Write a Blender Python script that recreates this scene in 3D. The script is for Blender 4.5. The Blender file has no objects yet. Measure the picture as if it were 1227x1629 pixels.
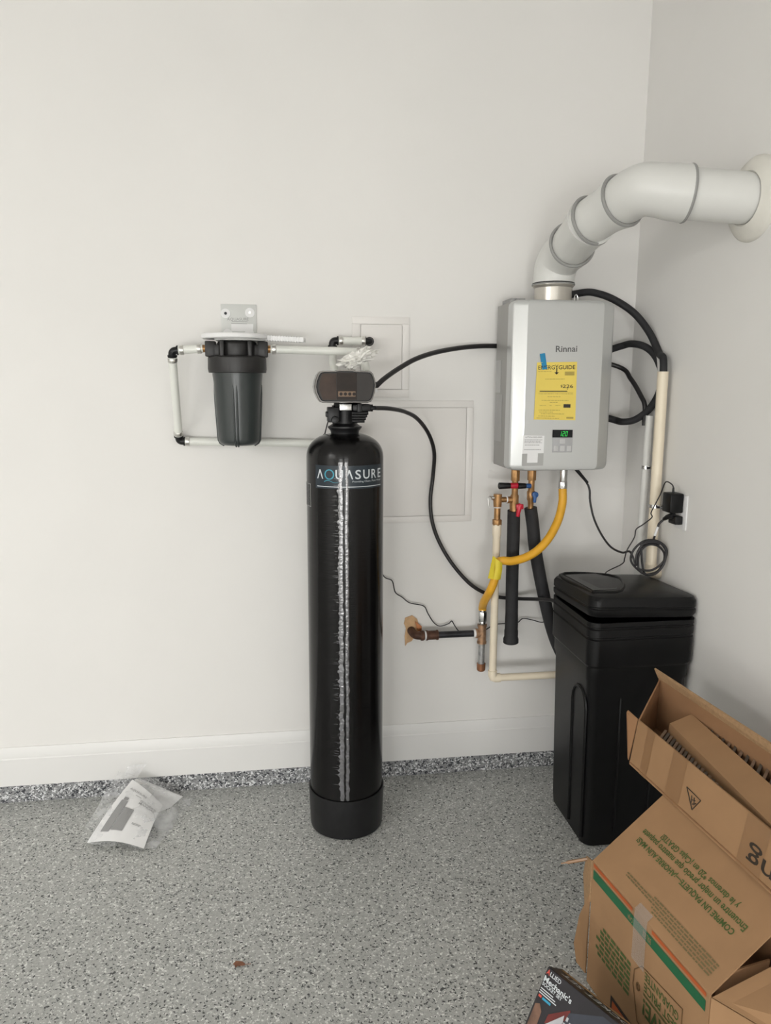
import bpy, bmesh, math, random
from mathutils import Vector, Matrix, noise as mnoise
random.seed(7)
S = bpy.context.scene
COL = S.collection

# ------------------------------------------------------------------ camera
cam_d = bpy.data.cameras.new('camera')
cam_d.sensor_fit = 'VERTICAL'; cam_d.sensor_height = 24.0
cam_d.lens = 24.0 * 1200.0 / 1629.0
cam_d.clip_start = 0.05
cam = bpy.data.objects.new('camera', cam_d); COL.objects.link(cam)
cr = Vector((0.98998421, -0.14111082, 0.00435982))
cu = Vector((0.01914866, 0.16480849, 0.98613969))
cw = Vector((0.13987352, 0.97617923, -0.16585989))
m = Matrix((cr, cu, -cw)).transposed().to_4x4()
m.translation = Vector((0, -2.77, 1.54))
cam.matrix_world = m
S.camera = cam

# ------------------------------------------------------------------ light
S.view_settings.view_transform = 'Standard'
S.view_settings.look = 'None'
S.view_settings.gamma = 1.0
S.view_settings.use_curve_mapping = False
S.view_settings.exposure = 0.15
S.cycles.use_denoising = True
S.cycles.adaptive_threshold = 0.03
S.cycles.diffuse_bounces = 4
S.cycles.glossy_bounces = 3
S.cycles.max_bounces = 8
S.cycles.transparent_max_bounces = 12
world = bpy.data.worlds.new('sky'); S.world = world
world.use_nodes = True
world.node_tree.nodes['Background'].inputs[0].default_value = (0.80, 0.90, 1.0, 1)
world.node_tree.nodes['Background'].inputs[1].default_value = 1.0
# two garage doors in the front wall behind the photographer stand half open, lowered to strengthen the tank's streak; two unseen fill lights added over the far bay
DOORS = ((-3.0, -1.5), (-0.8, 0.75)); DOOR_TOP = 1.15; FRONT_Y = -8.2; LX = -5.2
def area_light(name, loc, rot, w, h, flux, col):
    ld = bpy.data.lights.new(name, 'AREA'); ld.shape = 'RECTANGLE'
    ld.size = w; ld.size_y = h; ld.energy = flux * w * h; ld.color = col
    lo = bpy.data.objects.new(name, ld); COL.objects.link(lo)
    lo.location = loc; lo.rotation_euler = rot
for x0, x1 in DOORS:
    area_light('daylight', ((x0 + x1) / 2, FRONT_Y - 0.05, DOOR_TOP / 2), (math.radians(90), 0, 0), x1 - x0, DOOR_TOP, 42.0, (1.0, 0.99, 0.97))
for lx, ly in ((-4.4, -4.4), (-4.4, -6.4)):
    area_light('fill_light', (lx, ly, 3.0), (0, 0, 0), 1.25, 0.65, 110.0, (1.0, 0.985, 0.965))  # added overhead fill to lift floor and right wall, no fixture modelled

# ------------------------------------------------------------------ materials
MATS = {}
def mat(name, col, rough=0.5, metal=0.0, var=0.06, scale=12.0, bump=0.0, bscale=60.0, spec=0.5,
        stretch=(1, 1, 1), coat=0.0, trans=0.0, emit=None):
    if name in MATS: return MATS[name]
    mt = bpy.data.materials.new(name); mt.use_nodes = True
    nt = mt.node_tree; b = nt.nodes['Principled BSDF']
    tc = nt.nodes.new('ShaderNodeTexCoord'); mp = nt.nodes.new('ShaderNodeMapping')
    mp.inputs['Scale'].default_value = stretch
    nt.links.new(tc.outputs['Object'], mp.inputs['Vector'])
    nz = nt.nodes.new('ShaderNodeTexNoise'); nz.inputs['Scale'].default_value = scale
    nz.inputs['Detail'].default_value = 4
    nt.links.new(mp.outputs['Vector'], nz.inputs['Vector'])
    rp = nt.nodes.new('ShaderNodeValToRGB')
    rp.color_ramp.elements[0].position = 0.3; rp.color_ramp.elements[1].position = 0.7
    rp.color_ramp.elements[0].color = tuple(max(0, c * (1 - var)) for c in col) + (1,)
    rp.color_ramp.elements[1].color = tuple(min(1, c * (1 + var)) for c in col) + (1,)
    nt.links.new(nz.outputs['Fac'], rp.inputs['Fac'])
    nt.links.new(rp.outputs['Color'], b.inputs['Base Color'])
    b.inputs['Roughness'].default_value = rough
    b.inputs['Metallic'].default_value = metal
    b.inputs['Specular IOR Level'].default_value = spec
    b.inputs['Coat Weight'].default_value = coat
    b.inputs['Coat Roughness'].default_value = 0.08
    b.inputs['Transmission Weight'].default_value = trans
    if bump:
        n2 = nt.nodes.new('ShaderNodeTexNoise'); n2.inputs['Scale'].default_value = bscale
        n2.inputs['Detail'].default_value = 3
        nt.links.new(mp.outputs['Vector'], n2.inputs['Vector'])
        bp = nt.nodes.new('ShaderNodeBump'); bp.inputs['Strength'].default_value = bump
        bp.inputs['Distance'].default_value = 0.002
        nt.links.new(n2.outputs['Fac'], bp.inputs['Height'])
        nt.links.new(bp.outputs['Normal'], b.inputs['Normal'])
    if emit:
        b.inputs['Emission Color'].default_value = emit[:3] + (1,)
        b.inputs['Emission Strength'].default_value = emit[3]
    MATS[name] = mt
    return mt

def flake(name, base, light, dark, scale, pl, pd, rough):
    mt = bpy.data.materials.new(name); mt.use_nodes = True
    nt = mt.node_tree; b = nt.nodes['Principled BSDF']
    tc = nt.nodes.new('ShaderNodeTexCoord')
    nz = nt.nodes.new('ShaderNodeTexNoise'); nz.inputs['Scale'].default_value = 90; nz.inputs['Detail'].default_value = 2
    nt.links.new(tc.outputs['Object'], nz.inputs['Vector'])
    mx = nt.nodes.new('ShaderNodeVectorMath'); mx.operation = 'MULTIPLY_ADD'
    mx.inputs[1].default_value = (0.012, 0.012, 0.012)
    nt.links.new(nz.outputs['Color'], mx.inputs[0]); nt.links.new(tc.outputs['Object'], mx.inputs[2])
    def cells(sc, off):
        ad = nt.nodes.new('ShaderNodeVectorMath'); ad.inputs[1].default_value = (off, off * 0.7, off * 0.3)
        nt.links.new(mx.outputs[0], ad.inputs[0])
        v = nt.nodes.new('ShaderNodeTexVoronoi'); v.inputs['Scale'].default_value = sc
        nt.links.new(ad.outputs[0], v.inputs['Vector'])
        sp = nt.nodes.new('ShaderNodeSeparateColor'); nt.links.new(v.outputs['Color'], sp.inputs[0])
        return sp
    def ramp(src, stops):
        r = nt.nodes.new('ShaderNodeValToRGB'); r.color_ramp.interpolation = 'CONSTANT'
        e = r.color_ramp.elements
        while len(e) < len(stops): e.new(0.5)
        for k, (p, c) in enumerate(stops):
            e[k].position = p; e[k].color = tuple(c) + (1,)
        nt.links.new(src, r.inputs['Fac']); return r
    c1 = cells(scale, 0.0); c2 = cells(scale * 1.35, 3.1)
    g = lambda k: tuple(x * k for x in base)
    r1 = ramp(c1.outputs[0], [(0, dark), (pd, g(0.78)), (pd + 0.12, g(1.0)), (0.62, g(1.1)), (1 - pl, light)])
    r2 = ramp(c2.outputs[0], [(0, tuple(x * 1.3 for x in dark)), (pd * 0.8, g(0.9)), (0.5, g(1.05)), (1 - pl * 0.8, tuple(x * 0.9 for x in light))])
    mix = nt.nodes.new('ShaderNodeMix'); mix.data_type = 'RGBA'
    th = nt.nodes.new('ShaderNodeMath'); th.operation = 'GREATER_THAN'; th.inputs[1].default_value = 0.55
    nt.links.new(c2.outputs[1], th.inputs[0])
    nt.links.new(th.outputs[0], mix.inputs['Factor'])
    nt.links.new(r1.outputs[0], mix.inputs['A']); nt.links.new(r2.outputs[0], mix.inputs['B'])
    nt.links.new(mix.outputs['Result'], b.inputs['Base Color'])
    b.inputs['Roughness'].default_value = rough
    bp = nt.nodes.new('ShaderNodeBump'); bp.inputs['Strength'].default_value = 0.25; bp.inputs['Distance'].default_value = 0.001
    nt.links.new(c1.outputs[1], bp.inputs['Height']); nt.links.new(bp.outputs['Normal'], b.inputs['Normal'])
    return mt

M_WALL = mat('wall_paint', (0.80, 0.788, 0.765), 0.62, var=0.012, scale=2.5, bump=0.05, bscale=220, spec=0.25)
M_CEIL = mat('ceiling_paint', (0.82, 0.81, 0.79), 0.8, var=0.01)
M_TRIM = mat('trim_paint', (0.77, 0.765, 0.75), 0.4, var=0.01, scale=3)
M_PANEL = mat('panel_paint', (0.79, 0.768, 0.742), 0.45, var=0.012, scale=3)
M_FLOOR = flake('flake_epoxy', (0.43, 0.437, 0.42), (0.76, 0.77, 0.74), (0.055, 0.058, 0.058), 185, 0.13, 0.10, 0.42)
M_CURB = flake('flake_epoxy_curb', (0.26, 0.265, 0.27), (0.72, 0.73, 0.74), (0.03, 0.032, 0.04), 150, 0.24, 0.24, 0.4)
M_BLK = mat('black_plastic', (0.009, 0.009, 0.010), 0.38, var=0.2, scale=30, spec=0.35)
M_BLKM = mat('black_matte_plastic', (0.005, 0.005, 0.0053), 0.40, var=0.15, scale=20, bump=0.06, bscale=300, spec=0.24)
M_FOAM = mat('black_foam', (0.018, 0.018, 0.020), 0.75, var=0.2, scale=25, bump=0.15, bscale=200)
M_HOSE = mat('black_hose', (0.012, 0.011, 0.012), 0.4, var=0.15)
M_PVCW = mat('white_pvc', (0.70, 0.70, 0.675), 0.38, var=0.015)
M_PEX = mat('white_pex', (0.78, 0.79, 0.74), 0.35, var=0.02, scale=8)
M_CREAM = mat('cream_cpvc', (0.80, 0.71, 0.56), 0.4, var=0.03, scale=10)
M_BRASS = mat('brass', (0.37, 0.205, 0.085), 0.42, metal=0.7, var=0.25, scale=40, bump=0.15, bscale=120)
M_BRASST = mat('tarnished_brass', (0.36, 0.22, 0.13), 0.5, metal=0.55, var=0.35, scale=45, bump=0.25, bscale=150)
M_STEEL = mat('steel', (0.62, 0.62, 0.61), 0.25, metal=1.0, var=0.12, scale=60)
M_GALV = mat('galvanized_steel', (0.36, 0.36, 0.36), 0.5, metal=0.6, var=0.3, scale=70, bump=0.1)
M_RUST = mat('rusty_iron', (0.10, 0.045, 0.026), 0.6, metal=0.3, var=0.4, scale=40, bump=0.3)
M_IRON = mat('black_iron', (0.022, 0.022, 0.026), 0.4, metal=0.4, var=0.5, scale=25, bump=0.1)
M_COPPERCAP = mat('copper_brown', (0.30, 0.13, 0.06), 0.5, metal=0.4, var=0.25, scale=50)
M_SILVER = mat('silver_enamel', (0.57, 0.58, 0.575), 0.30, metal=0.55, var=0.012, scale=3, coat=0.25)
M_CASE = mat('grey_enamel', (0.34, 0.335, 0.32), 0.42, metal=0.3, var=0.03, scale=4)
M_GREYLBL = mat('grey_label', (0.40, 0.40, 0.39), 0.5, var=0.03)
M_YEL = mat('yellow_gas_hose', (0.76, 0.39, 0.025), 0.42, var=0.06, scale=30)
M_YTAG = mat('yellow_tag', (0.72, 0.58, 0.04), 0.5, var=0.05, scale=30)
M_YLBL = mat('yellow_label', (0.80, 0.62, 0.12), 0.55, var=0.03, scale=10)
M_INK = mat('black_ink', (0.035, 0.03, 0.025), 0.6, var=0.05)
M_INKL = mat('faded_ink', (0.42, 0.32, 0.07), 0.6, var=0.1)
M_INKG = mat('grey_ink', (0.30, 0.30, 0.30), 0.6, var=0.05)
M_TAPE = mat('blue_tape', (0.012, 0.22, 0.42), 0.6, var=0.08, scale=60)
M_WHITE = mat('white_label', (0.80, 0.80, 0.80), 0.5, var=0.015)
M_RED = mat('red_enamel', (0.50, 0.012, 0.035), 0.35, var=0.08)
M_BLUE = mat('blue_enamel', (0.022, 0.09, 0.27), 0.35, var=0.08)
M_SUMP = mat('dark_grey_plastic', (0.035, 0.042, 0.042), 0.30, var=0.08, scale=6)
M_CAP = mat('black_cap_plastic', (0.014, 0.013, 0.013), 0.45, var=0.1)
M_SMOKE = mat('smoked_cover', (0.040, 0.036, 0.033), 0.35, var=0.12, scale=15, spec=0.2)
M_SMOKEL = mat('brown_smoked_window', (0.050, 0.031, 0.022), 0.35, var=0.2, scale=30, spec=0.2)
M_SMOKED = mat('dark_smoked_window', (0.018, 0.011, 0.007), 0.35, var=0.2, scale=40, spec=0.2)
M_RIM = mat('grey_clear_rim', (0.20, 0.19, 0.175), 0.2, var=0.05, coat=0.3)
M_BTN = mat('tan_button_strip', (0.17, 0.095, 0.042), 0.35, var=0.1)
M_LCD = mat('black_glass', (0.012, 0.012, 0.014), 0.4, var=0.1, spec=0.2)
M_GREEN = mat('green_led', (0.01, 0.25, 0.03), 0.4, var=0.02, emit=(0.03, 0.75, 0.10, 0.9))
M_TEAL = mat('teal_ink', (0.05, 0.33, 0.44), 0.5, var=0.03)
M_LTINK = mat('pale_ink', (0.62, 0.66, 0.68), 0.45, var=0.03)
M_SLATE = mat('slate_label', (0.022, 0.032, 0.042), 0.3, var=0.15, scale=8, spec=0.35)
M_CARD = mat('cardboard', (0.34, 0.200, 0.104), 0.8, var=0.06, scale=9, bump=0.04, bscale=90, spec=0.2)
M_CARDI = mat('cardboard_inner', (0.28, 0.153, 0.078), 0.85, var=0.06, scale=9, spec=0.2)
M_CARDE = mat('cardboard_edge', (0.38, 0.24, 0.130), 0.85, var=0.12, scale=120, spec=0.2)
M_KTAPE = mat('kraft_tape', (0.27, 0.148, 0.068), 0.35, var=0.05, scale=12)
M_CORR = mat('corrugated_core', (0.20, 0.13, 0.085), 0.9, var=0.2, scale=80)
M_CORRD = mat('corrugated_core_grey', (0.10, 0.078, 0.06), 0.9, var=0.2, scale=80)
M_GINK = mat('green_ink', (0.06, 0.10, 0.022), 0.75, var=0.1, scale=40)
M_GSTR = mat('green_stripe', (0.012, 0.115, 0.045), 0.6, var=0.05)
M_OSTR = mat('orange_stripe', (0.42, 0.09, 0.02), 0.7, var=0.08)
M_BINK = mat('brown_black_ink', (0.03, 0.02, 0.012), 0.7, var=0.1)
M_KRAFT = mat('torn_kraft_paper', (0.62, 0.40, 0.22), 0.9, var=0.15, scale=40)
M_COPPERP = mat('copper_foil', (0.42, 0.16, 0.06), 0.4, metal=0.5, var=0.2, scale=40)
M_PAPER = mat('paper', (0.80, 0.80, 0.80), 0.6, var=0.015)
M_TISSUE = mat('crumpled_tissue', (0.82, 0.81, 0.77), 0.9, var=0.02, bump=0.3, bscale=60)
M_BOXBLK = mat('black_printed_card', (0.018, 0.016, 0.020), 0.35, var=0.3, scale=14)
M_BOXRED = mat('dark_red_print', (0.13, 0.018, 0.015), 0.35, var=0.3, scale=20)
M_BOXGRY = mat('slate_print', (0.035, 0.040, 0.055), 0.35, var=0.2, scale=20)
M_BOXWHT = mat('silver_print', (0.48, 0.49, 0.51), 0.35, var=0.15, scale=20)
M_SKINP = mat('brown_print', (0.16, 0.085, 0.055), 0.4, var=0.4, scale=35)
M_CYAN = mat('cyan_print', (0.03, 0.30, 0.48), 0.4, var=0.05)
M_REDP = mat('red_print', (0.60, 0.08, 0.05), 0.4, var=0.05)
M_LEAF = mat('dry_leaf', (0.23, 0.10, 0.055), 0.8, var=0.3, scale=60)
M_ZINC = mat('zinc', (0.70, 0.69, 0.66), 0.32, metal=1.0, var=0.12, scale=50)
M_CORD = mat('cord_jacket', (0.018, 0.017, 0.019), 0.45, var=0.1)
M_BRASSPIPE = mat('beige_steel', (0.60, 0.57, 0.52), 0.28, metal=0.8, var=0.08, scale=10)
M_COPPER = M_COPPERP

def film_mat():
    # black tank wrapped in glossy shrink film: fine wrinkles running around the tank
    mt = bpy.data.materials.new('film_wrapped_black'); mt.use_nodes = True
    nt = mt.node_tree; b = nt.nodes['Principled BSDF']
    b.inputs['Base Color'].default_value = (0.0045, 0.0042, 0.0043, 1); b.inputs['Roughness'].default_value = 0.17; b.inputs['IOR'].default_value = 1.36
    b.inputs['Anisotropic'].default_value = 0.95; b.inputs['Anisotropic Rotation'].default_value = 0.25
    tg = nt.nodes.new('ShaderNodeTangent'); tg.direction_type = 'RADIAL'; tg.axis = 'Z'
    nt.links.new(tg.outputs[0], b.inputs['Tangent'])
    tc = nt.nodes.new('ShaderNodeTexCoord'); out = None
    prev = None
    for sc, st, strg in (((7, 7, 20), 6.0, 0.14), ((14, 14, 260), 1.6, 0.22), ((90, 90, 30), 1.0, 0.10)):
        mp = nt.nodes.new('ShaderNodeMapping'); mp.inputs['Scale'].default_value = sc
        nt.links.new(tc.outputs['Object'], mp.inputs['Vector'])
        nz = nt.nodes.new('ShaderNodeTexNoise'); nz.inputs['Scale'].default_value = 1.0; nz.inputs['Detail'].default_value = 3
        nt.links.new(mp.outputs['Vector'], nz.inputs['Vector'])
        bp = nt.nodes.new('ShaderNodeBump'); bp.inputs['Strength'].default_value = strg; bp.inputs['Distance'].default_value = 0.001 * st
        nt.links.new(nz.outputs['Fac'], bp.inputs['Height'])
        if prev: nt.links.new(prev, bp.inputs['Normal'])
        prev = bp.outputs['Normal']
    nt.links.new(prev, b.inputs['Normal'])
    return mt
M_FILM = film_mat()
M_SEAM_GLINT = mat('film_seam_glint', (0.07, 0.07, 0.08), 0.24, var=0.55, scale=22, bump=0.9, bscale=70, stretch=(1, 1, 1.6))  # base paler than the film, painting in part of the highlight streak
M_SEAM_GLINT.node_tree.nodes['Principled BSDF'].inputs['IOR'].default_value = 2.5

def plastic_bag_mat():
    mt = bpy.data.materials.new('clear_plastic_film'); mt.use_nodes = True
    nt = mt.node_tree; b = nt.nodes['Principled BSDF']
    b.inputs['Base Color'].default_value = (0.85, 0.86, 0.88, 1); b.inputs['Roughness'].default_value = 0.12
    tr = nt.nodes.new('ShaderNodeBsdfTransparent'); mx = nt.nodes.new('ShaderNodeMixShader')
    tc = nt.nodes.new('ShaderNodeTexCoord')
    nz = nt.nodes.new('ShaderNodeTexNoise'); nz.inputs['Scale'].default_value = 16; nz.inputs['Detail'].default_value = 5
    nt.links.new(tc.outputs['Object'], nz.inputs['Vector'])
    mr = nt.nodes.new('ShaderNodeMapRange'); mr.inputs['From Min'].default_value = 0.35; mr.inputs['From Max'].default_value = 0.75
    mr.inputs['To Min'].default_value = 0.05; mr.inputs['To Max'].default_value = 0.5
    nt.links.new(nz.outputs['Fac'], mr.inputs['Value'])
    bp = nt.nodes.new('ShaderNodeBump'); bp.inputs['Strength'].default_value = 0.6; bp.inputs['Distance'].default_value = 0.006
    nt.links.new(nz.outputs['Fac'], bp.inputs['Height']); nt.links.new(bp.outputs['Normal'], b.inputs['Normal'])
    nt.links.new(mr.outputs['Result'], mx.inputs['Fac'])
    nt.links.new(tr.outputs[0], mx.inputs[1]); nt.links.new(b.outputs[0], mx.inputs[2])
    nt.links.new(mx.outputs[0], nt.nodes['Material Output'].inputs['Surface'])
    return mt
M_BAG = plastic_bag_mat()
M_CTAPE = mat('clear_tape', (0.55, 0.52, 0.48), 0.3, var=0.1, scale=8)
M_CTAPE.node_tree.nodes['Principled BSDF'].inputs['Alpha'].default_value = 0.3

# ------------------------------------------------------------------ mesh helpers (world coordinates)
ORG = {}
def tag(o, label, cat, group=None):
    o['label'] = label; o['category'] = cat
    if group: o['group'] = group
    return o
def thing(name, label, cat, loc, group=None):
    o = bpy.data.objects.new(name, None); COL.objects.link(o); o.location = loc
    o.empty_display_size = 0.05; ORG[o.name] = Vector(loc)
    return tag(o, label, cat, group)

class MB:
    def __init__(s): s.v = []; s.f = []
    def add(s, vs, fs):
        n = len(s.v); s.v += [Vector(p) for p in vs]; s.f += [tuple(i + n for i in f) for f in fs]; return s
    def box(s, c, d, R=None):
        c = Vector(c); h = Vector(d) / 2; vs = []
        for z in (-1, 1):
            for y in (-1, 1):
                for x in (-1, 1):
                    p = Vector((x * h.x, y * h.y, z * h.z))
                    vs.append(c + (R @ p if R else p))
        return s.add(vs, [(0, 2, 3, 1), (4, 5, 7, 6), (0, 1, 5, 4), (2, 6, 7, 3), (0, 4, 6, 2), (1, 3, 7, 5)])
    def bx(s, lo, hi):
        return s.box([(a + b) / 2 for a, b in zip(lo, hi)], [b - a for a, b in zip(lo, hi)])
    def tube(s, pts, r, n=14, caps=True, twist=None):
        pts = [Vector(p) for p in pts]; rs = r if isinstance(r, (list, tuple)) else [r] * len(pts)
        t0 = (pts[1] - pts[0]).normalized()
        ref = Vector((0, 0, 1)) if abs(t0.z) < 0.9 else Vector((1, 0, 0))
        nrm = t0.cross(ref).normalized(); base = len(s.v); prev = t0
        for k, p in enumerate(pts):
            if k == 0: t = t0
            elif k == len(pts) - 1: t = (pts[k] - pts[k - 1])
            else: t = (pts[k + 1] - pts[k - 1])
            t = t.normalized() if t.length > 1e-9 else prev
            q = prev.rotation_difference(t); nrm = (q @ nrm).normalized(); prev = t
            b = t.cross(nrm)
            for i in range(n):
                a = 2 * math.pi * i / n
                s.v.append(p + (nrm * math.cos(a) + b * math.sin(a)) * rs[k])
        for k in range(len(pts) - 1):
            for i in range(n):
                j = (i + 1) % n; o = base + k * n
                s.f.append((o + i, o + j, o + n + j, o + n + i))
        if caps:
            s.f.append(tuple(base + i for i in range(n))[::-1])
            s.f.append(tuple(base + (len(pts) - 1) * n + i for i in range(n)))
        return s
    def cyl(s, p0, p1, r0, r1=None, n=18):
        return s.tube([p0, p1], [r0, r0 if r1 is None else r1], n)
    def lathe(s, c, prof, n=40, caps=True):
        c = Vector(c); base = len(s.v)
        for r, z in prof:
            for i in range(n):
                a = 2 * math.pi * i / n
                s.v.append(c + Vector((r * math.cos(a), r * math.sin(a), z)))
        for k in range(len(prof) - 1):
            for i in range(n):
                j = (i + 1) % n; o = base + k * n
                s.f.append((o + i, o + j, o + n + j, o + n + i))
        if caps:
            s.f.append(tuple(base + i for i in range(n))[::-1])
            s.f.append(tuple(base + (len(prof) - 1) * n + i for i in range(n)))
        return s
    def loft(s, rings, caps=True):
        n = len(rings[0]); base = len(s.v)
        for rg in rings: s.v += [Vector(p) for p in rg]
        for k in range(len(rings) - 1):
            for i in range(n):
                j = (i + 1) % n; o = base + k * n
                s.f.append((o + i, o + j, o + n + j, o + n + i))
        if caps:
            s.f.append(tuple(base + i for i in range(n))[::-1])
            s.f.append(tuple(base + (len(rings) - 1) * n + i for i in range(n)))
        return s
    def panel(s, quad, t):
        q = [Vector(p) for p in quad]
        nr = Vector((0, 0, 0))
        for i in range(len(q)):
            nr += q[i].cross(q[(i + 1) % len(q)])
        nr.normalize(); k = len(q)
        vs = q + [p - nr * t for p in q]
        fs = [tuple(range(k)), tuple(range(2 * k - 1, k - 1, -1))]
        fs += [(i, i + k, (i + 1) % k + k, (i + 1) % k) for i in range(k)]
        return s.add(vs, fs)
    def grid(s, rows):
        nc = len(rows[0]); base = len(s.v)
        for rw in rows: s.v += [Vector(p) for p in rw]
        for a in range(len(rows) - 1):
            for b in range(nc - 1):
                o = base + a * nc + b
                s.f.append((o, o + 1, o + nc + 1, o + nc))
        return s
    def torus(s, c, axis, R, r, n=28, k=8, squash=1.0):
        c = Vector(c); ax = Vector(axis).normalized()
        u = ax.cross(Vector((0, 0, 1)) if abs(ax.z) < 0.9 else Vector((1, 0, 0))).normalized(); v = ax.cross(u)
        base = len(s.v)
        for i in range(n):
            a = 2 * math.pi * i / n; d = u * math.cos(a) + v * math.sin(a)
            for j in range(k):
                b = 2 * math.pi * j / k
                s.v.append(c + d * (R + r * math.cos(b)) + ax * (r * squash * math.sin(b)))
        for i in range(n):
            for j in range(k):
                i2 = (i + 1) % n; j2 = (j + 1) % k
                s.f.append((base + i * k + j, base + i2 * k + j, base + i2 * k + j2, base + i * k + j2))
        return s
    def build(s, name, material, parent=None, origin=None, smooth=True, angle=38, bevel=0.0, seg=2, fix=True):
        if parent is not None: org = ORG[parent.name]
        elif origin is not None: org = Vector(origin)
        else:
            xs = [p.x for p in s.v]; ys = [p.y for p in s.v]; zs = [p.z for p in s.v]
            org = Vector(((min(xs) + max(xs)) / 2, (min(ys) + max(ys)) / 2, min(zs)))
        me = bpy.data.meshes.new(name)
        me.from_pydata([p - org for p in s.v], [], s.f)
        bm = bmesh.new(); bm.from_mesh(me)
        if fix: bmesh.ops.recalc_face_normals(bm, faces=bm.faces)
        if bevel:
            es = [e for e in bm.edges if len(e.link_faces) == 2 and e.calc_face_angle(0) > 0.5]
            bmesh.ops.bevel(bm, geom=es, offset=bevel, segments=seg, profile=0.5, affect='EDGES', clamp_overlap=True)
        bm.to_mesh(me); bm.free()
        if smooth:
            me.polygons.foreach_set('use_smooth', [True] * len(me.polygons))
            me.set_sharp_from_angle(angle=math.radians(angle))
        me.materials.append(material)
        o = bpy.data.objects.new(name, me); COL.objects.link(o)
        ORG[o.name] = org
        if parent is not None: o.parent = parent
        else: o.location = org
        return o

def smooth_path(pts, k=8):
    P = [Vector(p) for p in pts]
    P = [P[0] * 2 - P[1]] + P + [P[-1] * 2 - P[-2]]
    out = []
    for i in range(1, len(P) - 2):
        p0, p1, p2, p3 = P[i - 1], P[i], P[i + 1], P[i + 2]
        for j in range(k):
            t = j / k
            out.append(0.5 * ((2 * p1) + (p2 - p0) * t + (2 * p0 - 5 * p1 + 4 * p2 - p3) * t * t + (3 * p1 - p0 - 3 * p2 + p3) * t ** 3))
    out.append(P[-2]); return out

TXT = {}
def text_geo(st, bold=0.0):
    key = (st, bold)
    if key in TXT: return TXT[key]
    c = bpy.data.curves.new('txt', 'FONT'); c.body = st; c.resolution_u = 3; c.offset = bold; c.fill_mode = 'FRONT'
    o = bpy.data.objects.new('txt', c); COL.objects.link(o)
    dg = bpy.context.evaluated_depsgraph_get(); me = o.evaluated_get(dg).to_mesh()
    vs = [v.co.copy() for v in me.vertices]; fs = [tuple(p.vertices) for p in me.polygons]
    o.evaluated_get(dg).to_mesh_clear()
    bpy.data.objects.remove(o); bpy.data.curves.remove(c)
    x0 = min(v.x for v in vs); x1 = max(v.x for v in vs); y0 = min(v.y for v in vs); y1 = max(v.y for v in vs)
    vs = [((v.x - x0) / (x1 - x0), (v.y - y0) / (y1 - y0)) for v in vs]
    TXT[key] = (vs, fs, (x1 - x0) / (y1 - y0)); return TXT[key]
def text_on(mb, st, fn, bold=0.0):
    vs, fs, _ = text_geo(st, bold); return mb.add([fn(u, v) for u, v in vs], fs)
def plane_fn(bl, br, tl, off=0.0):
    bl, br, tl = Vector(bl), Vector(br), Vector(tl); a = br - bl; b = tl - bl; n = a.cross(b).normalized() * off
    return lambda u, v: bl + a * u + b * v + n
def decal(mb, fn, u0, u1, v0, v1):
    return mb.add([fn(u0, v0), fn(u1, v0), fn(u1, v1), fn(u0, v1)], [(0, 1, 2, 3)])
def struct(o): o['kind'] = 'structure'; return o
def rrect(cx, cy, w, d, r, n=5, ex=(1, 0), ey=(0, 1)):
    out = []
    for sx, sy, a0 in ((1, 1, 0), (-1, 1, 90), (-1, -1, 180), (1, -1, 270)):
        for k in range(n + 1):
            a = math.radians(a0 + 90 * k / n)
            x = sx * (w / 2 - r) + r * math.cos(a); y = sy * (d / 2 - r) + r * math.sin(a)
            out.append((cx + ex[0] * x + ey[0] * y, cy + ex[1] * x + ey[1] * y))
    return out

# ------------------------------------------------------------------ room shell
RX = 1.345; CZ = 3.05
struct(MB().bx((LX - .15, FRONT_Y - 5.0, -0.12), (RX + .15, 0.15, 0)).build('floor', M_FLOOR, smooth=False))
struct(MB().bx((LX - .15, 0, 0), (RX + .15, 0.15, CZ)).build('wall_back', M_WALL, smooth=False))
struct(MB().bx((RX, FRONT_Y - .15, 0), (RX + .15, 0, CZ)).build('wall_right', M_WALL, smooth=False))
struct(MB().bx((LX - .15, FRONT_Y - .15, 0), (LX, 0, CZ)).build('wall_left', M_WALL, smooth=False))
struct(MB().bx((LX - .15, FRONT_Y - .15, CZ), (RX + .15, .15, CZ + .12)).build('ceiling', M_CEIL, smooth=False))
fw = MB(); e = [LX] + [x for d in DOORS for x in d] + [RX]
for k in range(0, len(e), 2): fw.bx((e[k], FRONT_Y - .15, 0), (e[k + 1], FRONT_Y, DOOR_TOP))
fw.bx((LX, FRONT_Y - .15, DOOR_TOP), (RX, FRONT_Y, CZ))
struct(fw.build('wall_front', M_WALL, smooth=False))
# flake-coated concrete kerb along the foot of the walls, baseboard above it
struct(MB().bx((LX, -0.008, 0), (RX, 0, 0.068)).build('trim_1', M_CURB, smooth=False))
struct(MB().bx((RX - 0.008, FRONT_Y, 0), (RX, -0.008, 0.068)).build('trim_2', M_CURB, smooth=False))
def base_prof(): return [(0, .068), (.0135, .068), (.0135, .172), (.0115, .176), (.0105, .20), (.006, .212), (.005, .2165), (0, .2165)]
bb = MB(); pr = base_prof()
bb.loft([[(x, -d, z) for d, z in pr] for x in (LX, RX)]); struct(bb.build('baseboard_back', M_TRIM, angle=20))
bb = MB(); bb.loft([[(RX - d, y, z) for d, z in pr] for y in (FRONT_Y, -0.0136)]); struct(bb.build('baseboard_right', M_TRIM, angle=20))

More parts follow.
